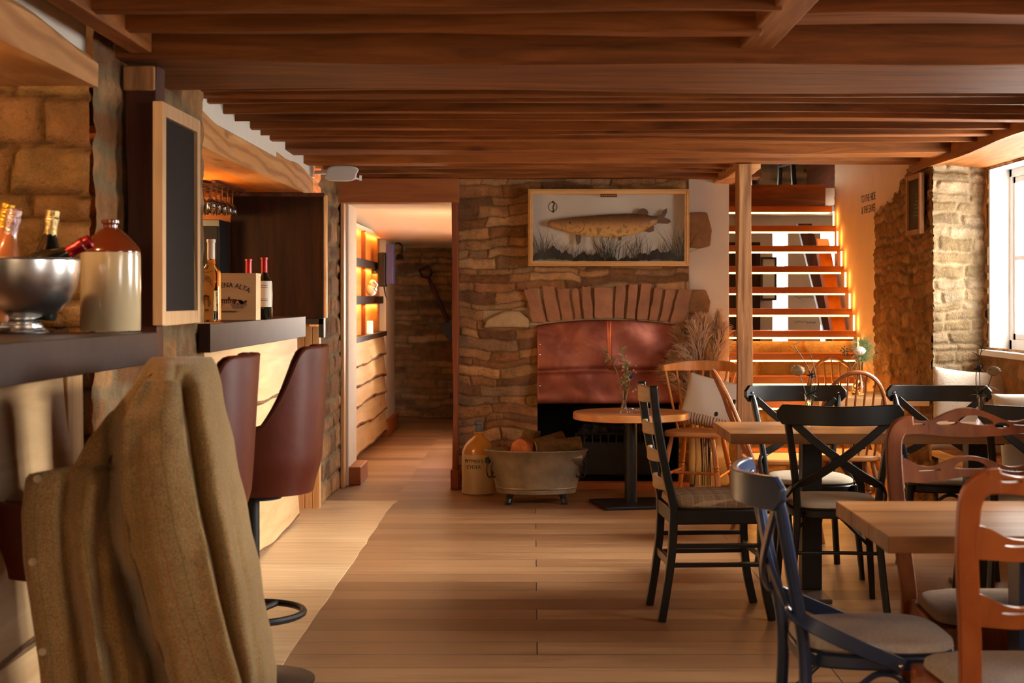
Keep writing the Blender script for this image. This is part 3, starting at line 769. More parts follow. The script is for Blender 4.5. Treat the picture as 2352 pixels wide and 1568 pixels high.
# ================================================================== the bars on the left
def slab_panel(name, x, y0, y1, zs, seed, parent):
    """one wide waney-edged board of a bar front: zs = (bottom, top), lower edge wavy with bark"""
    R = random.Random(seed); n = 22; ph = [R.uniform(0, 6) for _ in range(4)]
    vs = []; es = []
    for i in range(n+1):
        t = i/n; y = lerp(y0, y1, t)
        w = 0.018*math.sin(t*4+ph[0]) + 0.010*math.sin(t*11+ph[1]) + 0.004*math.sin(t*31+ph[2])
        zb = zs[0] + w; zt = zs[1]
        lean = 0.028
        vs += [V3(x+lean, y, zb+0.02), V3(x, y, zt), V3(x-0.02, y, zt), V3(x-0.005, y, zb)]
        es += [V3(x+lean+0.001, y, zb+0.022), V3(x+lean+0.002, y, zb+0.008+0.003*math.sin(t*50)), V3(x-0.004, y, zb-0.008), V3(x-0.006, y, zb+0.02)]
    fs = []
    for i in range(n):
        for k in range(4):
            l = (k+1) % 4; fs.append((i*4+k, i*4+l, i*4+4+l, i*4+4+k))
    fs += [(3,2,1,0), tuple(n*4+k for k in range(4))]
    a = MB().add(vs, fs).build(name, M['slab'], parent=parent, angle=40)
    b = MB().add(es, fs).build('bark_edge', M['bark'], parent=a, angle=40)
    return a
# far bar
t = thing('bar_counter', 'far bar counter with pale waney-edged board front and dark steel top', 'bar counter', (-1.45, 8.0, 0))
def rel(mb, o):
    mb.v = [tuple(Vector(q)-o.location) for q in mb.v]; return mb
mb = MB()
pl_ = [(-1.9,6.275), (-1.345,6.275), (-1.345,6.12), (-1.297,6.12), (-1.297,8.68), (-1.9,8.68)]
mb.prism(pl_, 1.132, 1.2475, lambda a, b, h: V3(a, b, h))
rel(mb, t).build('worktop', M['steeltop'], parent=t, smooth=False, bevel=0.002)
def slabrel(x, y0, y1, zs, seed):
    o = slab_panel('front_board', x, y0, y1, zs, seed, t)
    o.location = -t.location
slabrel(-1.455, 6.30, 9.30, (0.80, 1.13), 1); slabrel(-1.455, 6.30, 9.30, (0.44, 0.80), 2); slabrel(-1.455, 6.30, 9.30, (0.02, 0.44), 3)
mb = MB(); mb.bx(-1.49, -1.455, 9.30, 9.40, 0.0, 1.13); rel(mb, t).build('end_board', M['pine_z'], parent=t, bevel=0.003)
mb = MB(); mb.bx(-1.50, -1.475, 9.40, 9.46, 0.0, 1.13); rel(mb, t).build('brace', M['redwood_z'], parent=t, bevel=0.003)
# square post carrying the bar end
mb = MB()
for k in range(3): mb.bx(-1.515+k*0.048, -1.469+k*0.048, 9.78, 9.855, 0.0, 1.17)
o = mb.build('bar_end_post', M['pine_z'], bevel=0.004); tag(o, 'laminated pine post on the floor below the dark screen at the bar end', 'post')
# dark panel closing the end of the bar opening
t = thing('wooden_screen', 'tall dark stained wooden screen standing at the far end of the bar', 'screen', (-1.55, 9.42, 1.17))
mb = MB(); mb.bx(-1.86, -1.29, 9.36, 9.40, 1.225, 1.985); rel(mb, t).build('board', M['darkpanel'], parent=t, smooth=False, bevel=0.003)
mb = MB(); mb.bx(-1.92, -1.285, 9.35, 9.42, 1.975, 1.998); rel(mb, t).build('top_rail', M['darkpost'], parent=t, bevel=0.003)
mb = MB(); mb.bx(-1.42, -1.29, 9.34, 9.42, 1.19, 1.225); mb.bx(-1.315, -1.285, 9.34, 9.42, 1.11, 1.23); rel(mb, t).build('bracket', M['blackmetal'], parent=t, smooth=False)
mb = MB(); mb.bx(-1.292, -1.272, 9.37, 9.42, 1.23, 1.985); rel(mb, t).build('edge_strip', M['pine_z'], parent=t, smooth=False)
# waney upright beside it
R = random.Random(8); vs = []; n = 26
for i in range(n+1):
    t_ = i/n; z = lerp(1.15, 2.0, t_); w = 0.012*math.sin(t_*17)+0.008*math.sin(t_*41)
    vs += [V3(-1.985, 9.58, z), V3(-1.872+w, 9.58, z), V3(-1.872+w*0.6, 9.64, z), V3(-1.985, 9.64, z)]
fs = []
for i in range(n):
    for k in range(4):
        l = (k+1) % 4; fs.append((i*4+k, i*4+l, i*4+4+l, i*4+4+k))
fs += [(3,2,1,0), tuple(n*4+k for k in range(4))]
struct(MB().add(vs, fs).build('bar_upright', M['amberwood'], angle=40))
# cupboard behind the bar
t = thing('bottle_cooler', 'black bottle cooler cabinet behind the bar below the hanging glasses', 'cabinet', (-2.03, 9.28, 0))
mb = MB(); mb.bx(-0.16, 0.16, -0.2, 0.25, 0, 1.82); mb.build('body', M['blackmetal'], parent=t, smooth=False, bevel=0.004)
mb = MB(); mb.bx(-0.15, 0.15, -0.225, -0.2, 0.1, 1.78); d = mb.build('door', M['soot'], parent=t, smooth=False, bevel=0.003)
mb = MB(); mb.bx(0.12, 0.135, -0.25, -0.225, 1.2, 1.6); mb.build('handle', M['chrome'], parent=d, smooth=False)
# hanging glasses
rk = MB()
for k in range(6): rk.bx(-2.105+k*0.068, -2.083+k*0.068, 8.35, 9.2, 1.985, 1.998)
o = rk.build('glass_rack', M['darkpost'], smooth=False); tag(o, 'slatted wooden rack on the bar ceiling that holds the stemmed glasses', 'rack')
gm = glass('amber_lit_glass', (1, 0.96, 0.88, 1))
mbg = MB(); mbg.lathe([(0.03,0.148),(0.031,0.144),(0.005,0.140),(0.004,0.075),(0.012,0.066),(0.030,0.045),(0.032,0.02),(0.026,0.0),(0.024,0.0),(0.030,0.02),(0.028,0.044),(0.010,0.062),(0.0,0.066)], 14)
g0 = None; spots = [(-2.06+0.068*i, 8.45+0.15*j) for j in range(5) for i in range(5)]
for k, (x, y) in enumerate(spots):
    if g0 is None:
        g0 = mbg.build('wine_glass', gm, center=False); g0.location = (x, y, 1.838)
        tag(g0, 'stemmed glass hanging upside down in the amber lit rack behind the bar', 'glass', 'stemmed glasses hanging in the bar rack')
    else: dup(g0, (x, y, 1.838), 0, 'stemmed glass hanging upside down in the amber lit rack behind the bar')

# bottles
def bottle(name, label, loc, r, h, glass_m, foil, label_m=None, lz=(0.2,0.62), foil_share=0.22, group=None, bord=True, tiltrot=None, liquid=None):
    t = thing(name, label, 'bottle', loc, 0, group)
    nr = r*0.36; sh = h*0.62
    prof = [(0.0,0.004),(r*0.9,0.0),(r,0.006),(r,sh*0.93),(r*0.9,sh),(r*0.6,sh+h*0.05),(nr*1.15,sh+h*0.11),(nr,h*0.8),(nr,h*0.97),(nr*1.15,h*0.972),(nr*1.15,h*0.995),(0,h)]
    MB().lathe(prof, 24).build('glass_body', glass_m, parent=t)
    z0 = h*(1-foil_share)
    MB().lathe([(nr*1.1,z0),(nr*1.08,h*0.96),(nr*1.28,h*0.965),(nr*1.25,h*1.0),(0,h*1.003)], 20).build('foil', foil, parent=t)
    if label_m is not None:
        mb = MB(); n = 20
        def fn(u_, v_):
            a = lerp(-2.6, -0.35, u_) if True else 0
            return V3((r+0.0012)*math.cos(a), (r+0.0012)*math.sin(a), lerp(h*lz[0], h*lz[1], v_))
        lb = mb.grid(fn, n, 2).build('paper_label', label_m, parent=t)
        lin = MB()
        for q in (0.82, 0.74, 0.3, 0.24):
            def f2(u_, v_, q=q):
                a = lerp(-1.9, -1.0, u_); return V3((r+0.002)*math.cos(a), (r+0.002)*math.sin(a), lerp(h*lz[0], h*lz[1], q)+v_*0.0025)
            lin.grid(f2, 8, 2)
        lin.build('label_print', M['ink'], parent=lb)
    if tiltrot: t.rotation_euler = tiltrot
    return t
M['darkglass'] = plain('dark_green_bottle_glass', srgb(20,22,16), 0.08, 0, 0.1, 5, 0, coat=1.0)
M['amberglass'] = glass('rose_amber_wine', (1.0, 0.68, 0.26, 1), 0.0, 1.3)
M['paper'] = plain('cream_paper', srgb(214,204,186), 0.8, 0, 0.04, 20, 0)
M['redfoil'] = plain('red_foil', srgb(150,22,24), 0.3, 0.5, 0.1, 30, 0.1)
M['goldfoil'] = plain('gold_foil', srgb(214,164,58), 0.28, 0.85, 0.15, 40, 0.5)
M['palegold'] = plain('pale_gold_foil', srgb(204,178,120), 0.3, 0.8, 0.12, 40, 0.4)
M['pinkfoil'] = plain('pink_silver_foil', srgb(206,172,168), 0.3, 0.7, 0.12, 40, 0.5)
M['creamfoil'] = plain('cream_capsule', srgb(216,206,186), 0.4, 0.1, 0.04, 20, 0.05)
cz = 1.2465
bottle('wine_bottle', 'tall pale amber wine bottle in front of the wooden wine box', (XA(485, 6.75), 6.75, cz+0.0025), 0.044, 0.362, M['amberglass'], M['creamfoil'], None, foil_share=0.24)
bottle('wine_bottle', 'red wine bottle with cream label standing right of the wooden wine box', (XA(607, 7.45), 7.45, cz+0.001), 0.040, 0.302, M['darkglass'], M['redfoil'], M['paper'], foil_share=0.24)
bottle('wine_bottle', 'red capped wine bottle mostly hidden behind the wooden wine box', (XA(571, 7.72), 7.72, cz+0.001), 0.040, 0.302, M['darkglass'], M['redfoil'], M['paper'], foil_share=0.24)
bottle('wine_bottle', 'short dark bottle with cream label peeking out beside the chalkboard frame', (XA(461, 7.0), 7.0, cz+0.002), 0.030, 0.20, M['darkglass'], M['blackmetal'], M['paper'], foil_share=0.2)
# wine box with its print
bd = 7.15; bx0, bx1 = XA(458, bd), XA(588, bd); bz0 = cz; bz1 = ZA(628, bd)
t = thing('wine_box', 'pale wooden wine box with curved lettering and a printed landscape on the bar', 'box', ((bx0+bx1)/2, bd+0.06, bz0+0.0015))
w = bx1-bx0; h = bz1-bz0
M['boxwood'] = wood('pale_box_pine', srgb(206,172,124), srgb(226,198,152), 'X', 0.8, 0.6, 0.1, 0.2, var=0.1)
mb = MB(); mb.bx(-w/2, w/2, -0.06, -0.05, 0, h); mb.build('front_panel', M['boxwood'], parent=t, smooth=False, bevel=0.001)
mb = MB(); mb.bx(-w/2, w/2, 0.05, 0.06, 0, h); mb.bx(-w/2, -w/2+0.01, -0.05, 0.05, 0, h); mb.bx(w/2-0.01, w/2, -0.05, 0.05, 0, h); mb.bx(-w/2+0.01, w/2-0.01, -0.05, 0.05, 0, 0.01)
mb.build('case', M['boxwood'], parent=t, smooth=False)
mb = MB(); rad = w*0.75; cx0 = 0.0; czr = h*0.70 - rad
def arc(x, y, hh):
    a = (x*0.9+0.006)/rad; r_ = rad + y
    return V3(cx0 + r_*math.sin(a), -0.0605-hh, czr + r_*math.cos(a))
text_mb(mb, 'CATENA ALTA', 0.033, arc)
mb.build('lettering', M['ink'], parent=t, smooth=False)
mb = MB()
text_mb(mb, 'CHARDONNAY', 0.012, lambda x, y, hh: V3(x, -0.0605-hh, 0.036+y))
mb.build('small_lettering', M['ink'], parent=t, smooth=False)
mb = MB(); R = random.Random(3)   # little print of an arcaded house among trees
fz = lambda a, b, hh: V3(a, -0.0605-hh, b)
for k in range(7): mb.prism([(-0.028+k*0.010,0.078),(-0.0235+k*0.010,0.078),(-0.0235+k*0.010,0.092),(-0.028+k*0.010,0.092)], 0, 0.0006, fz)
mb.prism([(-0.034,0.092),(0.046,0.092),(0.040,0.098),(-0.028,0.098)], 0, 0.0006, fz)
mb.prism([(0.0,0.098),(0.012,0.098),(0.006,0.114)], 0, 0.0006, fz)
for k in range(34):
    x = R.choice([R.uniform(-0.07, -0.03), R.uniform(0.03, 0.09)]); zz_ = R.uniform(0.076, 0.105 - abs(x)*0.2); r_ = R.uniform(0.003, 0.007)
    mb.prism([(x+r_*math.cos(q*PI/3), zz_+r_*math.sin(q*PI/3)) for q in range(6)], 0, 0.0005, fz)
for k in range(6): mb.prism([(-0.08+k*0.004,0.074-k*0.0035),(-0.02-k*0.002,0.074-k*0.0035),(-0.02-k*0.002,0.0725-k*0.0035),(-0.08+k*0.004,0.0725-k*0.0035)], 0, 0.0005, fz)
for k in range(6): mb.prism([(0.012+k*0.002,0.074-k*0.0035),(0.092-k*0.004,0.074-k*0.0035),(0.092-k*0.004,0.0725-k*0.0035),(0.012+k*0.002,0.0725-k*0.0035)], 0, 0.0005, fz)
mb.build('printed_picture', plain('maroon_print', srgb(92,42,44), 0.8, 0, 0.1, 20, 0), parent=t, smooth=False)

# near bar
t = thing('bar_counter', 'near bar counter under the champagne bowl with broad dark steel top', 'bar counter', (-1.4, 3.0, 0))
zt0, zb0 = 1.255, 1.158
p = [(-1.40,-0.3), (-1.34,-0.3), (-1.058,4.30), (-1.40,4.34)]
xe = lambda y: lerp(-1.255, -1.060, (y-1.0)/(4.30-1.0))
mb = MB(); mb.hexa([V3(-2.1,0.6,zb0-0.012), V3(xe(0.6),0.6,zb0-0.012), V3(-1.060,4.30,zb0+0.01), V3(-2.1,4.36,zb0+0.01), V3(-2.1,0.6,zt0), V3(xe(0.6),0.6,zt0), V3(-1.060,4.30,zt0), V3(-2.1,4.36,zt0)])
rel(mb, t).build('worktop', M['steeltop'], parent=t, smooth=False, bevel=0.002)
slabrel(-1.36, 0.8, 4.42, (0.78, 1.15), 4); slabrel(-1.36, 0.8, 4.42, (0.40, 0.78), 5); slabrel(-1.36, 0.8, 4.42, (0.02, 0.40), 6)
mb = MB(); mb.hexa([V3(-1.40,4.44,0), V3(-1.345,4.44,0), V3(-1.345,4.60,0), V3(-1.40,4.60,0), V3(-1.40,4.40,1.15), V3(-1.345,4.40,1.15), V3(-1.345,4.55,1.15), V3(-1.40,4.55,1.15)])
rel(mb, t).build('end_board', M['pine_z'], parent=t, bevel=0.004)
# back part of the counter reaches the niche wall
o = MB().bx(-3.0, -1.42, 4.345, 4.66, 1.150, 1.2535).build('counter_return', M['steeltop'], smooth=False, bevel=0.002)
tag(o, 'dark steel shelf strip between the near bar top and the niche stone wall', 'shelf')

# champagne bowl
bl = P(46, 760, 4.12); bl.z = zt0+0.0015
t = thing('champagne_bowl', 'large polished steel champagne bowl on a stepped foot holding four bottles', 'bowl', bl)
r = 0.157
prof = [(0.0,0.033),(0.045,0.034),(0.078,0.043),(0.108,0.062),(0.133,0.090),(0.149,0.128),(0.156,0.165),(r,0.196),(r+0.003,0.199),(r+0.002,0.202),(r-0.003,0.200),(0.151,0.165),(0.143,0.128),(0.127,0.092),(0.103,0.067),(0.07,0.049),(0.0,0.040)]
MB().lathe(prof, 48).build('bowl', M['silver'], parent=t)
MB().lathe([(0.074,0.0),(0.075,0.004),(0.068,0.008),(0.066,0.013),(0.061,0.015),(0.060,0.021),(0.055,0.023),(0.054,0.029),(0.050,0.034),(0.0,0.034)], 40).build('foot', M['silver'], parent=t)
def champ(label, top_px, d, base_off, foil, body, lean):
    top = P(top_px[0], top_px[1], d)
    t = thing('champagne_bottle', label, 'bottle', (0,0,0), 0)
    h = 0.30; R_ = 0.042
    MB().lathe([(0,0.002),(R_*0.9,0),(R_,0.008),(R_,h*0.5),(R_*0.9,h*0.58),(R_*0.62,h*0.68),(0.0165,h*0.78),(0.0150,h*0.9),(0.0175,h*0.905),(0.0175,h*0.925),(0.0145,h*0.93),(0.0145,h*0.97),(0,h*0.97)], 24).build('glass_body', body, parent=t)
    f = MB(); n = 24; prof = [(0.0185,h*0.70),(0.0172,h*0.78),(0.0165,h*0.86),(0.0195,h*0.90),(0.0190,h*0.93),(0.0175,h*0.94),(0.0185,h*0.955),(0.0180,h*0.99),(0.012,h*1.005),(0,h*1.007)]
    f.lathe(prof, n); rng = random.Random(4)
    f.v = [(x*(1+0.05*math.sin(17*math.atan2(y, x)+z*90)), y*(1+0.05*math.sin(17*math.atan2(y, x)+z*90)), z) for x, y, z in f.v]
    f.build('foil', foil, parent=t)
    MB().tube([V3(0.0185*math.cos(a)*1.02, 0.0185*math.sin(a)*1.02, h*0.925) for a in [2*PI*k/16 for k in range(16)]], 0.0012, 5, closed=True).build('wire_cage', M['chrome'], parent=t)
    ax = Vector(lean).normalized(); q = Vector((0,0,1)).rotation_difference(ax)
    t.rotation_mode = 'XYZ'; t.rotation_euler = q.to_euler()
    t.location = top - ax*h
    return t
M['rosebody'] = plain('rose_champagne_glass', srgb(176,104,58), 0.1, 0, 0.1, 5, 0, coat=1.0)
champ('champagne bottle with bright gold foil leaning at the left rim of the steel bowl', (20, 466), 4.13, 0, M['goldfoil'], M['rosebody'], (0.20, 0.0, 1))
champ('champagne bottle with pink silver foil leaning beside the gold foiled one', (36, 480), 4.05, 0, M['pinkfoil'], M['rosebody'], (0.20, 0.02, 1))
champ('dark green champagne bottle with pale gold foil standing in the steel bowl', (122, 482), 4.14, 0, M['palegold'], M['darkglass'], (0.10, 0.05, 1))
champ('champagne bottle with red foil lying across the rim of the steel bowl', (210, 552), 4.10, 0, M['redfoil'], M['darkglass'], (1.0, 0.03, 0.52))
# stoneware flagon on the near bar
jl = P(254, 757, 4.46); jl.z = zt0+0.0005
t = thing('stoneware_jar', 'tall cream stoneware jar with treacle brown shoulder on the near bar', 'jar', jl)
r = 0.0865
MB().lathe([(0,0),(r*0.98,0),(r,0.004),(r,0.215),(r*0.985,0.228)], 44).build('body', M['stoneware'], parent=t)
MB().lathe([(r*0.985,0.228),(r*0.99,0.232),(r*0.93,0.243),(r*0.62,0.275),(r*0.34,0.296),(r*0.24,0.301),(r*0.24,0.309),(r*0.30,0.315),(r*0.30,0.322),(r*0.24,0.325),(r*0.15,0.325),(r*0.14,0.31),(0,0.31)], 44).build('shoulder', M['glaze'], parent=t)
mb = MB(); rr = 0.0868
mb2 = MB()

# dark oak post with the framed chalkboard
o = timber('board_post', -1.335, -1.235, 5.0, 5.10, 1.15, 2.115, M['darkpost'], 91, 0.004, axis='Z')
o = MB().bx(-1.345, -1.24, 4.985, 5.04, 2.03, 2.112).build('post_corbel', M['oak_old'], bevel=0.006); struct(o)
x0 = -1.215
t = thing('chalkboard', 'tall blank chalkboard in a pale wooden frame hung on the dark post', 'chalkboard', (x0, 5.22, 1.262))
W, Hh = 0.56, 0.728
MB().bx(-0.012, 0.0, -W/2+0.03, W/2-0.03, 0.03, Hh-0.03).build('slate', M['chalk'], parent=t, smooth=False)
mb = MB(); f_ = 0.046
M['frame_pale'] = wood('pale_frame_pine', srgb(196,150,106), srgb(222,184,140), 'Z', 0.9, 0.5, 0.12, 0.2, var=0.12)
mb.bx(-0.02, 0.014, -W/2, -W/2+f_, 0, Hh); mb.bx(-0.02, 0.014, W/2-f_, W/2, 0, Hh); mb.bx(-0.02, 0.014, -W/2+f_, W/2-f_, 0, f_); mb.bx(-0.02, 0.014, -W/2+f_, W/2-f_, Hh-f_, Hh)
mb.build('frame', M['frame_pale'], parent=t, smooth=False, bevel=0.003)

# loudspeaker on the wall
t = thing('loudspeaker', 'small white loudspeaker on a bracket under the joists by the doorway', 'speaker', (XA(784, 9.75), 9.72, ZA(399, 9.75)))
mb = MB(); w, hh, dd = 0.105, 0.05, 0.07
sec = []
for a in range(28):
    th = 2*PI*a/28; c_, s_ = math.cos(th), math.sin(th)
    e = 0.55; sec.append((w*math.copysign(abs(c_)**e, c_), hh*math.copysign(abs(s_)**e, s_)))
def spk(a, b, h):
    k = 1 - 0.25*((h+dd)/(2*dd))
    return V3(a*k + (0.012 if b > 0 else -0.004), h, b*k)
mb.prism(sec, -dd, dd, spk); o = mb.build('case', M['white'], parent=t, bevel=0.008)
mb = MB(); mb.prism([(a*0.9, b*0.86) for a, b in sec], -dd-0.004, -dd+0.002, lambda a, b, h: V3(a + (0.010 if b > 0 else -0.004), h, b)); mb.build('grille', plain('pale_grey_grille', srgb(196,190,182), 0.7, 0, 0.06, 200, 0.4), parent=t, smooth=False)
mb = MB(); mb.tube([V3(0.09,0.0,-0.03), V3(0.125,0.02,-0.035), V3(0.13,0.07,-0.02)], 0.006, 6); mb.bx(0.118,0.134,0.0,0.02,-0.045,-0.012); mb.tube([V3(-0.02,0.03,0.0), V3(-0.10,0.075,0.0), V3(-0.165,0.10,0.0)], 0.010, 8); mb.build('bracket', M['white'], parent=t)
t.rotation_euler = (math.radians(6), 0, math.radians(8))

# ---- things in the passage
t = thing('passage_bar_front', 'second bar front of stacked waney boards along the passage wall', 'bar counter', (-1.46, 13.2, 0))
zz = [0.04, 0.27, 0.44, 0.60, 0.78, 0.985]
for k in range(5):
    o = slab_panel('front_board', -1.475+0.012*(4-k)/4, 11.52, 15.0, (zz[k], zz[k+1]), 20+k, t); o.location = -t.location
mb = MB(); mb.bx(-1.75, -1.44, 11.51, 15.0, 0.985, 1.03); rel(mb, t).build('worktop', M['steeltop'], parent=t, smooth=False)
t = thing('bottle_shelf', 'amber lit back shelf with dark shelf edges above the passage bar', 'shelf', (-1.62, 13.2, 1.03))
mb = MB(); mb.bx(-1.535, -1.515, 11.52, 15.0, 1.031, 1.975); rel(mb, t).build('back_board', M['amberwood'], parent=t, smooth=False)
for z in (1.30, 1.62):
    mb = MB(); mb.bx(-1.515, -1.475, 11.52, 15.0, z, z+0.07); rel(mb, t).build('shelf_edge', M['steeltop'], parent=t, smooth=False)
mb = MB(); mb.bx(-1.515, -1.480, 13.42, 13.45, 1.031, 1.975); rel(mb, t).build('divider', M['redwood_z'], parent=t, smooth=False)
mb = MB(); mb.bx(-1.515, -1.47, 11.52, 15.0, 1.945, 1.975); rel(mb, t).build('top_rail', M['white'], parent=t, smooth=False)
fp = P(851, 668, 13.7)
t = thing('figurine', 'small white ornament with dark outlines on the amber shelf in the passage', 'ornament', (-1.46, 13.75, 1.3705))
mb = MB(); mb.ball((0,0,0.055), 0.05, 12, 10, (1,1,1.1)); mb.ball((0.01,-0.01,0.115), 0.035, 10, 8); mb.ball((0.04,-0.02,0.10), 0.022, 8, 6); mb.build('figure', M['white'], parent=t)
mb = MB(); mb.tube([V3(0.02,-0.05,0.13), V3(0.05,-0.05,0.10), V3(0.03,-0.05,0.06), V3(0.06,-0.045,0.03)], 0.004, 5); mb.build('dark_trim', M['black'], parent=t)
t.parent = None
o = MB().lathe([(0.0,0),(0.028,0),(0.028,0.11),(0.024,0.115),(0,0.115)], 16).build('candle', emit('lit_candle_wax', (1, 0.86, 0.62, 1), 0.6)); o.location = (-1.48, 13.8, 1.031); tag(o, 'thick white candle standing on the passage bar worktop', 'candle')
t = thing('till_screen', 'small black till screen with lilac edge on the passage wall', 'screen', (-1.40, 14.3, 1.46))
MB().bx(-0.05, 0.02, -0.10, 0.10, 0.0, 0.32).build('housing', M['blackmetal'], parent=t, smooth=False, bevel=0.01)
MB().bx(0.025, 0.095, -0.09, 0.09, 0.02, 0.40).build('screen_panel', plain('lilac_screen_edge', srgb(66,72,132), 0.4, 0, 0.05, 5, 0), parent=t, smooth=False, bevel=0.006)
MB().tube([V3(0,0,0.0), V3(0.01,0.02,-0.07), V3(0.03,0.02,-0.12)], 0.008, 6).build('cable', M['black'], parent=t)
MB().bx(-0.16, -0.05, -0.02, 0.02, 0.12, 0.16).build('wall_arm', M['blackmetal'], parent=t, smooth=False)
t = thing('gooseneck_lamp', 'small black gooseneck lamp hooked over the passage pier', 'lamp', (-1.50, 15.4, 1.85))
MB().tube(catmull([V3(0,0,0.02), V3(0.08,0,0.03), V3(0.13,0,0.06), V3(0.17,0,0.03), V3(0.175,0,-0.05)], 6), 0.008, 8).build('arm', M['black'], parent=t)
MB().lathe([(0.0,0.0),(0.045,0.0),(0.03,0.05),(0.012,0.06),(0,0.06)], 14, c=(0.15,0,-0.11)).build('shade', M['black'], parent=t)
MB().lathe([(0.0,0.0),(0.02,0.0),(0.02,0.03),(0,0.03)], 12, rot=Matrix.Rotation(PI/2,3,'Y'), c=(-0.02,0,0.02)).build('wall_plate', M['black'], parent=t)
# spade on the end wall
t = thing('spade', 'old long-handled spade hung slanting on the end wall of the passage', 'spade', (XA(1010, 17.455), 17.455, ZA(690, 17.455)))
a = P(985, 640, 17.455)-t.location; b = P(1030, 740, 17.455)-t.location
MB().tube([a, b], 0.022, 10).build('shaft', M['darkpost'], parent=t)
dv = (b-a).normalized(); sv = V3(dv.z, 0, -dv.x)
MB().prism([(-0.10,0),(0.10,0),(0.105,0.14),(0.07,0.24),(0,0.27),(-0.07,0.24),(-0.105,0.14)], -0.006, 0.006, lambda q, s, h: b + sv*q + dv*(s-0.02) + V3(0,h,0)).build('blade', M['blackmetal'], parent=t, smooth=False)
MB().tube([a, a-dv*0.05+sv*0.06, a-dv*0.13+sv*0.06, a-dv*0.13-sv*0.06, a-dv*0.05-sv*0.06], 0.014, 8, closed=True).build('grip', M['darkpost'], parent=t)
# wedge of timber on the passage floor
pts = [(-0.19,0.0),(0.19,0.0),(0.19,0.15),(0.10,0.155),(0.02,0.12),(-0.10,0.075),(-0.19,0.05)]
o = MB().prism(pts, -0.09, 0.09, lambda a, b, h: V3(a, h, b)).build('timber_offcut', M['logbark'], bevel=0.015); o.location = (XA(1003, 17.2), 17.2, 0.001); tag(o, 'dark wedge shaped timber offcut on the floor at the passage end', 'timber')
# ================================================================== bar stools and the tweed jacket
def bar_stool(name, label, loc, rz):
    t = thing(name, label, 'bar stool', loc, rz, 'leather bar stools along the bar')
    A = math.radians(138)
    def ztop(a):
        a = abs(a)
        return interp(a, [0, 0.70, 0.80, 0.88, 1.0, 1.15, 1.35, 1.57, 1.8, 2.06], [1.180, 1.178, 1.165, 1.135, 1.07, 0.995, 0.92, 0.876, 0.862, 0.858])
    def shell(k):
        def fn(u_, v_):
            a = lerp(-A, A, u_); zt = ztop(a); z = lerp(0.675, zt, v_)
            fl = 1 + 0.14*((z-0.675)/0.5)**0.9
            rr = 0.225*fl - k
            e = 0.80
            sx = math.copysign(abs(math.sin(a))**e, math.sin(a)); cy = math.copysign(abs(math.cos(a))**e, math.cos(a))
            tuck = 0.02*(1-sstep(0.0, 0.12, (z-0.675)))
            return V3((rr-tuck)*sx, -(rr-tuck)*cy*1.02, z)
        return fn
    mb = MB(); nu, nv = 56, 20
    mb.grid(shell(0.0), nu, nv); mb.grid(shell(0.034), nu, nv)
    # close the rim and the two front edges
    for arr in (lambda i: (i/(nu-1), 1.0), lambda i: (i/(nu-1), 0.0)):
        o_ = len(mb.v); vs = []
        for i in range(nu): u_, v_ = arr(i); vs += [shell(0.0)(u_, v_), shell(0.034)(u_, v_)]
        mb.add(vs, [(2*i, 2*i+1, 2*i+3, 2*i+2) for i in range(nu-1)])
    for u_ in (0.0, 1.0):
        vs = []
        for j in range(nv): vs += [shell(0.0)(u_, j/(nv-1)), shell(0.034)(u_, j/(nv-1))]
        mb.add(vs, [(2*j, 2*j+1, 2*j+3, 2*j+2) for j in range(nv-1)])
    mb.build('backrest', M['leather'], parent=t, angle=60)
    for k in (0.004, 0.030):
        MB().tube([shell(k)(i/60, 1.0)+V3(0,0,0.002) for i in range(61)], 0.0055, 6).build('piping', M['leather'], parent=t)
    mb = MB()
    pr = [(0.0,0.672),(0.17,0.672),(0.203,0.680),(0.193,0.72),(0.193,0.765),(0.185,0.80),(0.15,0.815),(0.0,0.82)]
    mb.lathe(pr, 32); mb.build('seat', M['leather'], parent=t)
    MB().lathe([(0.0,0.648),(0.10,0.648),(0.10,0.671),(0.0,0.671)], 20).build('swivel_plate', M['blackmetal'], parent=t)
    MB().lathe([(0.03,0.02),(0.03,0.30),(0.022,0.305),(0.022,0.65)], 18).build('column', M['blackmetal'], parent=t)
    MB().lathe([(0.0,0.004),(0.215,0.004),(0.215,0.012),(0.12,0.02),(0.035,0.035),(0.0,0.035)], 36).build('base', M['blackmetal'], parent=t)
    mb = MB(); mb.tube([V3(0.195*math.cos(2*PI*k/40), 0.195*math.sin(2*PI*k/40)+0.02, 0.245) for k in range(40)], 0.0125, 8, closed=True)
    mb.tube([V3(0,0,0.245), V3(0.0,0.22,0.245)], 0.016, 8); mb.tube([V3(0,0,0.245), V3(0.17,-0.06,0.245)], 0.012, 8); mb.tube([V3(0,0,0.245), V3(-0.17,-0.06,0.245)], 0.012, 8)
    mb.build('footrest', M['blackmetal'], parent=t)
    return t
s3 = bar_stool('bar_stool', 'chestnut leather bar stool nearest the doorway, its sloping arm in full view', (-0.985, 5.36, 0), math.radians(92))
s2 = dup(s3, (-1.075, 4.50, 0), math.radians(93), 'chestnut leather bar stool between the jacket and the stool by the doorway')
s1 = dup(s3, (-1.10, 3.82, 0), math.radians(90), 'leather bar stool at the near counter with a tweed jacket over its back')

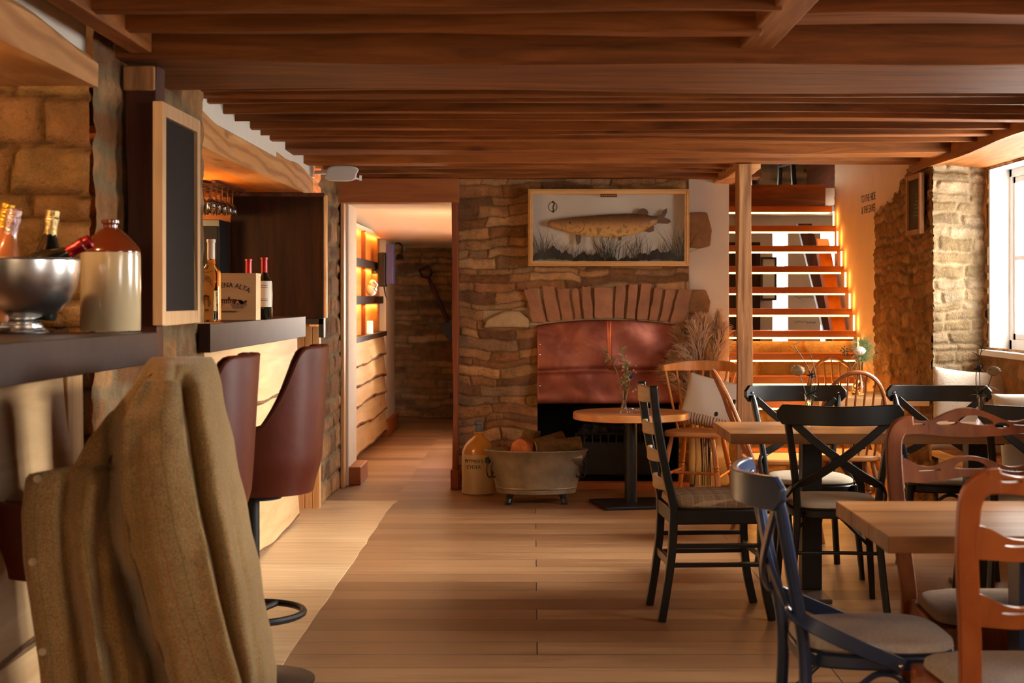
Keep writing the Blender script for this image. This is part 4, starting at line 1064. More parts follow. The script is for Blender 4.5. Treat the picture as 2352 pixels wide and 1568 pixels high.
def tweed():
    m, nt, b, N, L = nodes_of('brown_tweed')
    uv = N.new('ShaderNodeUVMap')
    sx = N.new('ShaderNodeSeparateXYZ'); L.new(uv.outputs[0], sx.inputs[0])
    v = objvec(nt, (1,1,1), False)
    n = noise_n(nt, v, 260, 3, 0.7); n2 = noise_n(nt, v, 30, 3)
    col = ramp_n(nt, n, [(0.3, srgb(104,82,50)), (0.5, srgb(148,120,78)), (0.72, srgb(182,152,104))])
    col = mix_n(nt, 0.5, col, ramp_n(nt, n2, [(0.3, (0.8, 0.82, 0.75, 1)), (0.7, (1.15, 1.08, 1.0, 1))]), 'MULTIPLY')
    def line(ax, per, wd, c, col, k):
        d = N.new('ShaderNodeMath'); d.operation = 'MULTIPLY_ADD'; L.new(sx.outputs[ax], d.inputs[0]); d.inputs[1].default_value = 1/per; d.inputs[2].default_value = k
        f = N.new('ShaderNodeMath'); f.operation = 'FRACT'; L.new(d.outputs[0], f.inputs[0])
        l = N.new('ShaderNodeMath'); l.operation = 'LESS_THAN'; L.new(f.outputs[0], l.inputs[0]); l.inputs[1].default_value = wd
        q = N.new('ShaderNodeMath'); q.operation = 'MULTIPLY'; L.new(l.outputs[0], q.inputs[0]); L.new(n, q.inputs[1])
        return mix_n(nt, q.outputs[0], col, c)
    col = line(0, 0.065, 0.035, srgb(172,80,46), col, 0.1); col = line(0, 0.065, 0.04, srgb(92,90,54), col, 0.5)
    col = line(0, 0.065, 0.03, srgb(150,80,50), col, 0.8)
    L.new(col, b.inputs['Base Color']); b.inputs['Roughness'].default_value = 0.95; b.inputs['Specular IOR Level'].default_value = 0.15
    b.inputs['Sheen Weight'].default_value = 0.3; b.inputs['Sheen Roughness'].default_value = 0.5
    bump_n(nt, n, 0.3, 0.004, b)
    return m
M['tweed'] = tweed()
def with_uv(o, uvs):
    me = o.data; ly = me.uv_layers.new(name='UVMap')
    for lp in me.loops: ly.data[lp.index].uv = uvs[lp.vertex_index]
rows = [
 (846, [(352,4.34),(392,4.30),(430,4.30),(455,4.36),(462,4.46),(455,4.58)]),
 (822, [(350,4.25),(390,4.20),(430,4.20),(468,4.28),(484,4.45),(474,4.62)]),
 (840, [(334,4.18),(380,4.13),(430,4.15),(478,4.26),(494,4.46),(480,4.66)]),
 (880, [(312,4.10),(370,4.07),(430,4.10),(484,4.24),(504,4.46),(488,4.68)]),
 (935, [(270,4.06),(340,4.03),(415,4.06),(484,4.20),(514,4.44),(500,4.68)]),
 (1005, [(206,4.03),(300,4.00),(400,4.02),(488,4.16),(530,4.42),(515,4.68)]),
 (1072, [(168,4.02),(270,3.99),(390,3.99),(492,4.13),(543,4.40),(528,4.69)]),
 (1090, [(62,4.02),(230,3.985),(380,3.985),(492,4.12),(547,4.40),(530,4.69)]),
 (1180, [(50,4.00),(200,3.96),(370,3.97),(498,4.09),(566,4.37),(548,4.69)]),
 (1290, [(56,3.98),(200,3.95),(370,3.955),(508,4.08),(590,4.35),(570,4.70)]),
 (1420, [(76,3.97),(205,3.94),(380,3.95),(520,4.06),(610,4.34),(590,4.70)]),
 (1530, [(92,3.97),(215,3.94),(390,3.945),(530,4.06),(632,4.34),(606,4.70)]),
 (1660, [(104,3.97),(220,3.94),(395,3.945),(530,4.06),(622,4.34),(604,4.70)]),
]
folds = [  # (crease or ridge path [(py,px)..], width px, amplitude m: + towards the room)
 ([(1090,162),(1200,150),(1400,170),(1560,205)], 17, -0.030),
 ([(1090,205),(1250,190),(1400,205),(1560,240)], 22, 0.024),
 ([(1150,238),(1300,226),(1450,236),(1560,262)], 16, -0.024),
 ([(960,262),(1080,258),(1250,262),(1380,300),(1560,360)], 20, -0.055),
 ([(1330,296),(1450,330),(1600,372)], 44, -0.06),
 ([(880,420),(1010,440),(1150,460),(1300,495),(1440,520),(1560,548)], 15, -0.035),
 ([(870,455),(1000,480),(1150,505),(1300,540),(1560,590)], 20, 0.02),
 ([(1060,515),(1200,530),(1350,560),(1560,590)], 10, -0.02),
 ([(840,380),(950,345)], 22, 0.016), ([(850,352),(930,318)], 9, -0.012), ([(848,402),(935,385)], 8, -0.012),
 ([(1000,235),(1090,190)], 20, -0.015),
 ([(1090,90),(1300,90),(1560,125)], 30, 0.008),
]
def fold(px, py):
    s = 0
    for path, wd, amp in folds:
        ys = [p[0] for p in path]; xs_ = [p[1] for p in path]
        if py < ys[0]-40: continue
        cx = interp(py, ys, xs_); k = sstep(ys[0]-40, ys[0]+30, py)
        s += amp*1.5*k*math.exp(-((px-cx)/wd)**2)
    return s
def smooth_fn(xs_, ys_):
    pts = catmull([(x, y, 0) for x, y in zip(xs_, ys_)], 8)
    return lambda q: interp(q, [p.x for p in pts], [p.y for p in pts])
JD = lambda d: 3.505 + (d-3.97)*0.86
rows = [(py, [(x, JD(d)) for x, d in c]) for py, c in rows]
t = thing('tweed_jacket', 'brown tweed jacket with three buttons draped over the nearest bar stool', 'jacket', (-0.95, 3.8, 0.15))
nu, nv = 96, 72
rp = []
for py, ctl in rows:
    c = catmull([(x, d, 0) for x, d in ctl], 12)
    # resample evenly
    L_ = [0]
    for i in range(1, len(c)): L_.append(L_[-1] + math.hypot((c[i].x-c[i-1].x)/800, c[i].y-c[i-1].y))
    rp.append((py, [(interp(L_[-1]*i/(nu-1), L_, [q.x for q in c]), interp(L_[-1]*i/(nu-1), L_, [q.y for q in c])) for i in range(nu)]))
# rows along v, parameter by row index (first row folds over the back to the inside)
mb = MB(); vs = []; uvs = []
nr = len(rp)
acc = None
for j in range(nv):
    s = j/(nv-1)*(nr-1)
    s = (s if s < 1 else s)
    k = min(int(s), nr-2); f_ = s-k
    for i in range(nu):
        py = lerp(rp[k][0], rp[k+1][0], f_); px = lerp(rp[k][1][i][0], rp[k+1][1][i][0], f_); d = lerp(rp[k][1][i][1], rp[k+1][1][i][1], f_)
        p = P(px, py, d)
        if k >= 1:
            am = fold(px, py)*sstep(1.0, 1.8, s)
            wrap = sstep(0.62, 0.95, i/(nu-1))
            nrm = Vector((0.35+0.5*wrap, -1+wrap*0.9, 0)).normalized()
            p = p + nrm*am
            p = p + nrm*0.006*math.sin(px*0.05+py*0.013)*math.sin(py*0.02)
        vs.append(tuple(p - t.location)); uvs.append((i/(nu-1)*1.05, -p.z))
fs = [(j*nu+i, j*nu+i+1, j*nu+nu+i+1, j*nu+nu+i) for j in range(nv-1) for i in range(nu-1)]
mb.add(vs, fs)
body = mb.build('jacket_body', M['tweed'], parent=t, angle=80, solid=0.007)
with_uv(body, uvs)
# sleeve hanging in front
path = [(872,372,4.06,40),(900,366,4.03,50),(960,352,3.985,66),(1040,352,3.95,78),(1150,366,3.925,86),(1260,388,3.91,88),(1380,418,3.90,86),(1480,446,3.90,84),(1570,474,3.905,82),(1650,498,3.91,80)]
nu2, nv2 = 40, 60; vs = []; uvs = []
for j in range(nv2):
    q = j/(nv2-1)*(len(path)-1); k = min(int(q), len(path)-2); f_ = q-k; f_ = f_
    py, px, d, hw = [lerp(path[k][m], path[k+1][m], f_) for m in range(4)]
    for i in range(nu2):
        a = 2*PI*i/nu2; c_, s_ = math.cos(a), math.sin(a)
        e = 0.75
        th = 0.040*min(1, 0.35+0.65*q/2.5)
        x = px + hw*math.copysign(abs(c_)**e, c_)
        dd = d - 0.022 + th*s_
        wr = 0.008*math.sin(py*0.055+c_*2.2)*math.sin(py*0.013+1)+0.010*math.sin(c_*4.2+py*0.006+0.8)*(1 if s_ < 0 else 0.2)
        p = P(x, py, JD(dd)) + V3(0, -wr if s_ < 0 else 0, 0)
        vs.append(tuple(p - t.location)); uvs.append((a/(2*PI)*0.46, -p.z))
fs = [(j*nu2+i, j*nu2+(i+1) % nu2, (j+1)*nu2+(i+1) % nu2, (j+1)*nu2+i) for j in range(nv2-1) for i in range(nu2)]
fs.append(tuple(range(nu2-1, -1, -1)))
sl = MB().add(vs, fs).build('sleeve', M['tweed'], parent=t, angle=80)
with_uv(sl, uvs)
M['button'] = plain('horn_button', srgb(170,148,116), 0.4, 0, 0.15, 40, 0.05)
for (px, py, d) in ((86,1099,4.005),(75,1290,3.965),(98,1496,3.955)):
    c = P(px, py, JD(d)-0.012) - t.location
    MB().lathe([(0,0),(0.009,0),(0.010,0.0015),(0.0085,0.004),(0.006,0.0035),(0,0.0035)], 18, c=c, rot=Matrix.Rotation(PI/2, 3, 'X')).build('button', M['button'], parent=t)

# ================================================================== chairs
def bezel_seat(hw_f, hw_b, dep, n=40, rnd=0.45):
    """plan outline of a seat: wider in front (+y), rounded"""
    out = []
    for k in range(n):
        a = 2*PI*k/n; c_, s_ = math.cos(a), math.sin(a)
        x = math.copysign(abs(c_)**rnd, c_); y = math.copysign(abs(s_)**rnd, s_)
        hw = lerp(hw_b, hw_f, (y+1)/2)
        out.append((x*hw, y*dep))
    return out
def pad(mb, outline, z0, z1, dome=0.015):
    n = len(outline); rings = [(0.94, z0), (1.0, z0+0.3*(z1-z0)), (0.985, z0+0.75*(z1-z0)), (0.93, z1), (0.75, z1+dome*0.5), (0.45, z1+dome*0.85), (0.15, z1+dome)]
    vs = []; fs = []
    for s, z in rings: vs += [V3(x*s, y*s, z) for x, y in outline]
    m = len(rings)
    for j in range(m-1):
        for k in range(n):
            l = (k+1) % n; fs.append((j*n+k, j*n+l, j*n+n+l, j*n+n+k))
    fs.append(tuple(range(n-1, -1, -1))); fs.append(tuple((m-1)*n+k for k in range(n)))
    return mb.add(vs, fs)
def flat_path(pts, ups, w, th, n=8):
    """flat bent bar; ups = thickness direction at each control point"""
    c = catmull(pts, n); u_ = catmull(ups, n)
    vs = []; N_ = len(c)
    for i, p in enumerate(c):
        t_ = (c[min(i+1, N_-1)] - c[max(i-1, 0)]).normalized()
        up = (u_[i] - t_*u_[i].dot(t_)).normalized(); s = up.cross(t_)
        ww = w if not isinstance(w, (list, tuple)) else interp(i/(N_-1), [k/(len(w)-1) for k in range(len(w))], w)
        for a, b in ((-1,-1),(1,-1),(1,1),(-1,1)): vs.append(p + s*a*ww + up*b*th)
    fs = []
    for i in range(N_-1):
        for k in range(4):
            l = (k+1) % 4; fs.append((i*4+k, i*4+l, i*4+4+l, i*4+4+k))
    fs += [(3,2,1,0), tuple((N_-1)*4+k for k in range(4))]
    return MB().add(vs, fs)
def cross_back(label, loc, rz, fm, sm, group, padded=True):
    t = thing('cross_back_chair', label, 'chair', loc, rz, group)
    for s in (-1, 1):
        MB().tube(catmull([V3(s*0.205,-0.235,0), V3(s*0.185,-0.205,0.22), V3(s*0.170,-0.20,0.45), V3(s*0.190,-0.235,0.66), V3(s*0.222,-0.274,0.858)], 6), [0.0165]*23+[0.014,0.010], 10).build('leg', fm, parent=t)
        MB().tube(catmull([V3(s*0.215,0.205,0), V3(s*0.200,0.185,0.22), V3(s*0.185,0.165,0.45)], 6), [0.0135]*3+[0.015]*3+[0.0165]*3+[0.018]*4, 10).build('leg', fm, parent=t)
    # curved top rail
    pts = []; hh = []; n = 22
    for i in range(n+1):
        x = lerp(-0.262, 0.262, i/n); q = abs(x)/0.262
        pts.append(V3(x, -0.352 + 0.085*q**2, 0.865 - 0.004*(1-q)))
        hh.append(0.043*(1-0.06*(1-q)) * (1 if q < 0.9 else math.sqrt(max(0.06, 1-((q-0.9)/0.1)**2*0.9))))
    tr = MB().bar(pts, [0.010]*(n+1), hh, up=(0,0,1)).build('top_rail', fm, parent=t, bevel=0.004, angle=50)
    for s in (-1, 1):
        MB().ball((s*0.222,-0.277,0.868), 0.007, 8, 6).build('rail_bolt', M['chrome'], parent=tr)
        o_ = 0.006*s
        fp = flat_path([V3(-s*0.205,-0.270+o_,0.838), V3(-s*0.11,-0.274+o_,0.755), V3(0.0,-0.272+o_,0.670), V3(s*0.10,-0.258+o_,0.602), V3(s*0.182,-0.226,0.553), V3(s*0.214,-0.12,0.500), V3(s*0.219,0.04,0.432)],
                       [V3(0,1,0), V3(0,1,0), V3(0,1,0), V3(s*0.25,0.95,0), V3(s*0.75,0.6,0), V3(s,0.1,0), V3(s,0,0)], [0.017,0.017,0.018,0.018,0.018,0.019,0.019], 0.006)
        cb = fp.build('cross_bar', fm, parent=t, bevel=0.002, angle=50)
        MB().ball((s*0.226,0.03,0.434), 0.008, 8, 6).build('bar_bolt', M['chrome'], parent=cb)
    # seat ring and pad
    ol = bezel_seat(0.215, 0.185, 0.205, 44, 0.6)
    mb = MB(); mb.prism(ol, 0.415, 0.452, lambda a, b, h: V3(a, b, h)); mb.build('seat_frame', fm, parent=t, bevel=0.006, angle=50)
    pad(MB(), [(x*0.985, y*0.985) for x, y in ol], 0.452, 0.482, 0.014).build('seat', sm, parent=t, angle=60)
    # bent hoops under the seat and stretcher ring
    for s in (-1, 1):
        MB().tube(catmull([V3(s*0.197,0.178,0.24), V3(s*0.19,0.06,0.375), V3(s*0.18,0.0,0.405), V3(s*0.182,-0.06,0.375), V3(s*0.184,-0.200,0.24)], 6), 0.008, 8).build('hoop', fm, parent=t)
    MB().tube(catmull([V3(-0.197,0.180,0.24), V3(-0.06,0.178,0.375), V3(0,0.178,0.405), V3(0.06,0.178,0.375), V3(0.197,0.180,0.24)], 6), 0.008, 8).build('hoop', fm, parent=t)
    MB().tube(catmull([V3(-0.187,-0.205,0.27), V3(0,-0.19,0.27), V3(0.187,-0.205,0.27)], 6), 0.008, 8).build('stretcher', fm, parent=t)
    return t
G = 'black cross-back chairs round the middle table'
cb1 = cross_back('black cross-back chair seen from behind in front of the middle table', (1.30, 6.66, 0), math.radians(-3), M['black'], M['seatsand'], G)
dup(cb1, (1.352, 7.50, 0), math.radians(183), 'black cross-back chair behind the middle table, in front of the oak post')
dup(cb1, (2.03, 7.50, 0), math.radians(172), 'black cross-back chair behind the middle table, before the white cushion')
dup(cb1, (2.11, 6.64, 0), math.radians(2), 'black cross-back chair at the window end, nearly hidden behind the carved chair')
blue = cross_back('slate blue cross-back chair with grey seat in the right foreground', (0.885, 4.02, 0), math.radians(-90), M['blue'], M['seatgrey'], None)

def turned_leg(p0, p1, r=0.019, beads=True):
    """turned leg from foot p0 to the seat p1"""
    prof = [(0.0,0.62),(0.15,0.78),(0.42,1.0),(0.46,0.80),(0.48,1.05),(0.50,0.80),(0.53,1.08),(0.56,0.8),(0.60,0.95),(0.80,0.85),(1.0,0.62)]
    pts = [Vector(p0).lerp(Vector(p1), a) for a, b in prof]
    return MB().tube(pts, [r*b for a, b in prof], 12)
def windsor(label, loc, rz, fm, seatm, group, hoop=True, nsp=8):
    t = thing('windsor_chair', label, 'chair', loc, rz, group)
    ol = bezel_seat(0.215, 0.19, 0.21, 44, 0.62)
    mb = MB(); mb.prism(ol, 0.425, 0.46, lambda a, b, h: V3(a, b, h)); mb.build('seat', seatm, parent=t, bevel=0.010, angle=50)
    for sx in (-1, 1):
        turned_leg((sx*0.215,0.215,0), (sx*0.14,0.13,0.43)).build('leg', fm, parent=t); turned_leg((sx*0.20,-0.245,0), (sx*0.13,-0.14,0.43)).build('leg', fm, parent=t)
        turned_leg((sx*0.19,0.185,0.16), (sx*0.172,-0.195,0.175), 0.011).build('stretcher', fm, parent=t)
    turned_leg((-0.18,0.0,0.168), (0.18,0.0,0.168), 0.011).build('stretcher', fm, parent=t)
    def back(x, z):  # lean of the back
        return -0.165 - 0.36*(z-0.455)
    if hoop:
        pts = []
        for k in range(33):
            a = PI*k/32; x = -0.205*math.cos(a); z = 0.455 + 0.485*math.sin(a)**0.62
            pts.append(V3(x*(0.90+0.10*math.sin(a)), back(x, z) - 0.03*(1-(x/0.21)**2), z))
        MB().tube(pts, 0.0125, 8).build('hoop', fm, parent=t)
        for k in range(nsp):
            x = lerp(-0.155, 0.155, k/(nsp-1)); a = math.acos(max(-1, min(1, -x/0.205))); zt = 0.455 + 0.485*math.sin(a)**0.62
            MB().tube([V3(x*0.86, back(x,0.45)-0.01, 0.452), V3(x*0.95, back(x,0.7)-0.02, 0.7), V3(x, back(x, zt) - 0.03*(1-(x/0.21)**2), zt)], [0.0065,0.0075,0.005], 7).build('spindle', fm, parent=t)
    else:
        # broad curved crest rail on sturdy spindles
        pts = []; n = 20
        for i in range(n+1):
            a = lerp(-1.25, 1.25, i/n); pts.append(V3(0.285*math.sin(a), 0.02-0.33*math.cos(a), 0.865 + 0.02*math.cos(a)))
        MB().bar(pts, [0.012]*(n+1), [0.036*(0.55+0.45*min(1, 3*min(i, n-i)/n+0.1)) for i in range(n+1)], up=(0,0,1)).build('crest_rail', fm, parent=t, bevel=0.005, angle=50)
        for k in range(nsp):
            a = lerp(-1.15, 1.15, k/(nsp-1)); MB().tube([V3(0.175*math.sin(a), -0.175*math.cos(a), 0.455), V3(0.285*math.sin(a), 0.02-0.33*math.cos(a), 0.85)], 0.008, 8).build('spindle', fm, parent=t)
    return t
windsor('brown spindle-back chair seen edge-on between the round table and the middle table', (1.385, 8.60, 0), math.radians(-91.5), M['windsor_dark'], M['beech_x'], 'hoop-back spindle chairs', nsp=8)
wj = windsor('golden hoop-back chair on the stair side of the pale table by the steps', (2.03, 10.02, 0), math.radians(180), M['beech'], M['beech_x'], 'hoop-back spindle chairs', nsp=7)
windsor('brown hoop-back chair seen from behind in front of the pale table by the steps', (1.80, 8.82, 0), math.radians(0), M['windsor_dark'], M['beech_x'], 'hoop-back spindle chairs', nsp=7)
windsor('golden beech chair with turned legs and curved crest rail beside the round table', (1.11, 10.30, 0), math.radians(158), M['beech'], M['beech_x'], None, hoop=False)

# ---- black ladder-back chair in profile
t = thing('ladder_back_chair', 'black ladder-back chair in profile with plaid seat pad, its slats worn pale', 'chair', (0.745, 6.56, 0), math.radians(-90+4))
M['slatpale'] = wood('worn_beige_slat', srgb(150,120,84), srgb(190,160,120), 'X', 0.9, 0.5, 0.15)
lx = [0.0, 0.16, 0.30, 0.44, 0.50, 0.60, 0.75, 0.90, 0.985]; ly = [-0.222, -0.196, -0.178, -0.172, -0.176, -0.198, -0.228, -0.250, -0.258]
for s in (-1, 1):
    pts = catmull([V3(s*0.175, y, z) for y, z in zip(ly, lx)], 4)
    MB().bar(pts, 0.017, 0.019, up=(1,0,0)).build('leg', M['black'], parent=t, bevel=0.005, angle=50)
    MB().bar(catmull([V3(s*0.185, 0.245, 0), V3(s*0.185, 0.215, 0.14), V3(s*0.185, 0.200, 0.30), V3(s*0.185, 0.200, 0.44)], 5), 0.017, 0.018, up=(1,0,0)).build('leg', M['black'], parent=t, bevel=0.005, angle=50)
    for z in (0.235, 0.315): MB().bar([V3(s*0.178, -0.18, z), V3(s*0.184, 0.205, z)], 0.014, 0.009, up=(0,0,1)).build('stretcher', M['black'], parent=t, bevel=0.003)
MB().bar([V3(-0.175,0.202,0.27), V3(0.175,0.202,0.27)], 0.009, 0.014, up=(0,0,1)).build('stretcher', M['black'], parent=t, bevel=0.003)
MB().bar([V3(-0.175,-0.184,0.24), V3(0.175,-0.184,0.24)], 0.009, 0.018, up=(0,0,1)).build('stretcher', M['black'], parent=t, bevel=0.003)
for z, hh in ((0.945,0.036), (0.80,0.026), (0.685,0.026), (0.565,0.026)):
    pts = []; n = 12
    for i in range(n+1):
        x = lerp(-0.168, 0.168, i/n); y = interp(z, lx, ly); pts.append(V3(x, y - 0.03*(1-(x/0.168)**2), z))
    MB().bar(pts, [0.008]*(n+1), [hh*(0.8+0.2*math.sin(PI*i/n)) for i in range(n+1)], up=(0,0,1)).build('slat', M['slatpale'], parent=t, bevel=0.003, angle=50)
MB().prism([(-0.19,-0.185),(0.19,-0.185),(0.20,0.21),(-0.20,0.21)], 0.405, 0.468, lambda a, b, h: V3(a, b, h)).build('seat_frame', M['black'], parent=t, bevel=0.006)
def plaid():
    m, nt, b, N, L = nodes_of('brown_plaid_wool'); v = objvec(nt, (1,1,1), False)
    sx = N.new('ShaderNodeSeparateXYZ'); L.new(v, sx.inputs[0]); n = noise_n(nt, v, 160, 3)
    col = ramp_n(nt, n, [(0.3, srgb(126,100,74)), (0.7, srgb(160,132,100))])
    for ax, per, wd, c in ((0,0.09,0.3,srgb(112,80,60)), (1,0.09,0.3,srgb(120,88,66)), (0,0.045,0.08,srgb(196,168,128)), (1,0.045,0.08,srgb(190,160,124))):
        d = N.new('ShaderNodeMath'); d.operation = 'DIVIDE'; L.new(sx.outputs[ax], d.inputs[0]); d.inputs[1].default_value = per
        f = N.new('ShaderNodeMath'); f.operation = 'FRACT'; L.new(d.outputs[0], f.inputs[0])
        l = N.new('ShaderNodeMath'); l.operation = 'LESS_THAN'; L.new(f.outputs[0], l.inputs[0]); l.inputs[1].default_value = wd
        q = N.new('ShaderNodeMath'); q.operation = 'MULTIPLY'; L.new(l.outputs[0], q.inputs[0]); q.inputs[1].default_value = 0.55
        col = mix_n(nt, q.outputs[0], col, c)
    L.new(col, b.inputs['Base Color']); b.inputs['Roughness'].default_value = 0.95; return m
pad(MB(), bezel_seat(0.192, 0.178, 0.195, 40, 0.35), 0.468, 0.515, 0.014).xform(Matrix.Translation((0,0.015,0))).build('seat', plaid(), parent=t, angle=60)

# ---- carved chairs with pierced wavy rails
def pierced_rail(hw, zu, zl, slits, th, ycur, n=140):
    """rail between curves zu(x) and zl(x), pierced by slits [(x0,x1,centre z(x),thickness)]"""
    mb = MB(); xs_ = [lerp(-hw, hw, i/n) for i in range(n+1)]
    up, lo = [], []
    for x in xs_:
        a, b = zu(x), zl(x); s1 = s2 = (a+b)/2; op = False
        for (x0, x1, zc, tk) in slits:
            if x0 < x < x1:
                k = math.sqrt(max(0, 1-((x-(x0+x1)/2)/((x1-x0)/2))**2)); s1 = zc(x)+tk/2*k; s2 = zc(x)-tk/2*k
        up.append((a, s1)); lo.append((s2, b))
    for st in (up, lo):
        vs = []
        for x, (a, b) in zip(xs_, st):
            y = ycur(x)
            vs += [V3(x, y(a)-th, a), V3(x, y(b)-th, b), V3(x, y(b)+th, b), V3(x, y(a)+th, a)]
        fs = []
        for i in range(n):
            for k in range(4):
                l = (k+1) % 4; fs.append((i*4+k, i*4+l, i*4+4+l, i*4+4+k))
        fs += [(3,2,1,0), tuple(n*4+k for k in range(4))]
        mb.add(vs, fs)
    return mb
def carved(label, loc, rz, fm, sm):
    t = thing('carved_chair', label, 'chair', loc, rz, 'carved chairs round the near table')
    W = 0.205
    lean = lambda z: -0.200 - 0.17*(z-0.45)
    yc = lambda x: (lambda z: lean(z) - 0.035*(1-(x/0.262)**2))
    zu = lambda x: 0.985 + 0.026*math.exp(-(x/0.075)**2) - 0.016*math.exp(-((abs(x)-0.135)/0.05)**2)
    zl = lambda x: 0.928 - 0.006*math.exp(-(x/0.09)**2) + 0.006*math.exp(-((abs(x)-0.17)/0.05)**2)
    mid = lambda x: 0.963 + 0.012*math.exp(-(x/0.07)**2)
    pierced_rail(W, zu, zl, [(-0.075,0.03,mid,0.028),(0.035,0.10,lambda x: 0.965,0.014),(-0.125,-0.08,lambda x: 0.958,0.018),(-0.195,-0.135,lambda x: 0.962,0.007),(0.135,0.195,lambda x: 0.962,0.007)], 0.013, yc).build('top_rail', fm, parent=t, angle=50, bevel=0.0)
    for zc, nm in ((0.81, 'back_rail'), (0.66, 'back_rail')):
        w2 = 0.225 if zc > 0.7 else 0.212
        a = lambda x, zc=zc: zc + 0.030 + 0.024*math.exp(-(x/0.08)**2) - 0.010*math.exp(-((abs(x)-0.12)/0.04)**2) + 0.022*sstep(0.15, 0.22, abs(x))
        b = lambda x, zc=zc: zc - 0.022 + 0.014*math.exp(-(x/0.08)**2) - 0.004*math.exp(-((abs(x)-0.13)/0.05)**2)
        m_ = lambda x, zc=zc: zc + 0.010 + 0.018*math.exp(-(x/0.08)**2)
        pierced_rail(w2, a, b, [(-0.05,0.05,m_,0.026),(-0.165,-0.09,m_,0.007),(0.09,0.165,m_,0.007)], 0.011, yc).build(nm, fm, parent=t, angle=50)
    for s in (-1, 1):
        zs = [0.0, 0.15, 0.30, 0.46, 0.62, 0.78, 0.87, 0.915, 0.944, 0.957, 0.960]; xs_ = [0.222, 0.214, 0.210, 0.212, 0.224, 0.237, 0.239, 0.236, 0.223, 0.203, 0.175]
        ys_ = [-0.262, -0.226, -0.205, -0.200] + [lean(z) for z in zs[4:]]
        ys_ = [y - 0.035*(1-(min(x, 0.262)/0.262)**2)*(1 if z > 0.6 else 0) for x, y, z in zip(xs_, ys_, zs)]
        MB().bar(catmull([V3(s*x, y, z) for x, y, z in zip(xs_, ys_, zs)], 5), [0.0235]*31+[0.0235+0.0002*k for k in range(20)], 0.0135, up=(0,1,0)).build('leg', fm, parent=t, bevel=0.005, angle=50)
        MB().bar([V3(s*0.215, 0.215, 0), V3(s*0.215, 0.208, 0.44)], [0.013, 0.022], [0.013, 0.022], up=(0,1,0)).build('leg', fm, parent=t, bevel=0.004)
    MB().prism([(-0.212,-0.205),(0.212,-0.205),(0.238,0.23),(-0.238,0.23)], 0.385, 0.445, lambda a, b, h: V3(a, b, h)).build('seat_frame', fm, parent=t, bevel=0.006)
    pad(MB(), bezel_seat(0.232, 0.205, 0.215, 40, 0.38), 0.445, 0.475, 0.022).xform(Matrix.Translation((0,0.018,0))).build('seat', sm, parent=t, angle=60)
    return t
carved('dark carved chair with wavy pierced rails behind the near table', (1.345, 4.40, 0), math.radians(180), M['mahog'], M['seatbrown'])
carved('orange brown carved chair cut by the frame edge, nearest on the right', (1.175, 3.56, 0), math.radians(0), M['mahog_light'], M['seatgrey'])

# ================================================================== tables
def plank_table(label, x0, x1, y0, y1, zt, th, topm, legm, cols, footm, boards=3):
    t = thing('dining_table', label, 'table', ((x0+x1)/2, (y0+y1)/2, 0)); c = t.location
    mb = MB(); n = boards
    for k in range(n):
        ya = lerp(y0, y1, k/n)+(0.0008 if k else 0); yb_ = lerp(y0, y1, (k+1)/n)-(0.0008 if k < n-1 else 0)
        mb.bx(x0-c.x, x1-c.x, ya-c.y, yb_-c.y, zt-th, zt)
    mb.build('tabletop', topm, parent=t, smooth=False, bevel=0.0025)
    for (x, y, w) in cols:
        MB().bx(x-w/2-c.x, x+w/2-c.x, y-w/2-c.y, y+w/2-c.y, 0.02, zt-th).build('leg', legm, parent=t, smooth=False, bevel=0.004)
        MB().bx(x-0.05-c.x, x+0.05-c.x, y-0.27-c.y, y+0.27-c.y, 0.0, 0.02).build('foot', footm, parent=t, smooth=False, bevel=0.004)
        MB().bx(x-0.06-c.x, x+0.06-c.x, y-0.24-c.y, y+0.24-c.y, zt-th-0.012, zt-th).build('top_bracket', legm, parent=t, smooth=False)
    return t
M['footbrown'] = plain('brown_painted_steel', srgb(96,76,60), 0.5, 0.2, 0.1, 10, 0.05)
plank_table('long oak table in the middle with black legs and two small flower vases', 0.865, 2.36, 6.68, 7.33, 0.757, 0.046, M['tabletop'], M['black'], ((1.272, 7.0, 0.092), (2.03, 7.0, 0.092)), M['footbrown'])
plank_table('near oak table at the lower right with dark legs, empty top', 0.885, 2.30, 3.80, 4.46, 0.757, 0.043, M['tabletop'], M['blue'], ((1.32, 4.03, 0.10), (2.0, 4.03, 0.10)), M['footbrown'])
plank_table('small pale table by the foot of the stair, with the white flowers', 1.70, 2.36, 9.08, 9.72, 0.757, 0.05, M['tabletop_pale'], M['black'], ((2.0, 9.4, 0.08),), M['blackmetal'])
t = thing('round_table', 'low round wooden pedestal table in front of the fireplace', 'table', (0.637, 9.95, 0))
MB().lathe([(0,0.563),(0.372,0.563),(0.378,0.568),(0.378,0.605),(0.373,0.610),(0,0.610)], 64).build('tabletop', M['beech_x'], parent=t, angle=40)
MB().lathe([(0.041,0.02),(0.041,0.553)], 24).build('column', M['blackmetal'], parent=t)
MB().lathe([(0.0,0.553),(0.15,0.553),(0.15,0.562),(0.0,0.562)], 24).build('top_bracket', M['blackmetal'], parent=t)
MB().prism([(-0.225,-0.225),(0.225,-0.225),(0.225,0.225),(-0.225,0.225)], 0.0, 0.02, lambda a, b, h: V3(a*math.cos(0.2)-b*math.sin(0.2), a*math.sin(0.2)+b*math.cos(0.2), h)).build('base', M['blackmetal'], parent=t, smooth=False, bevel=0.004)
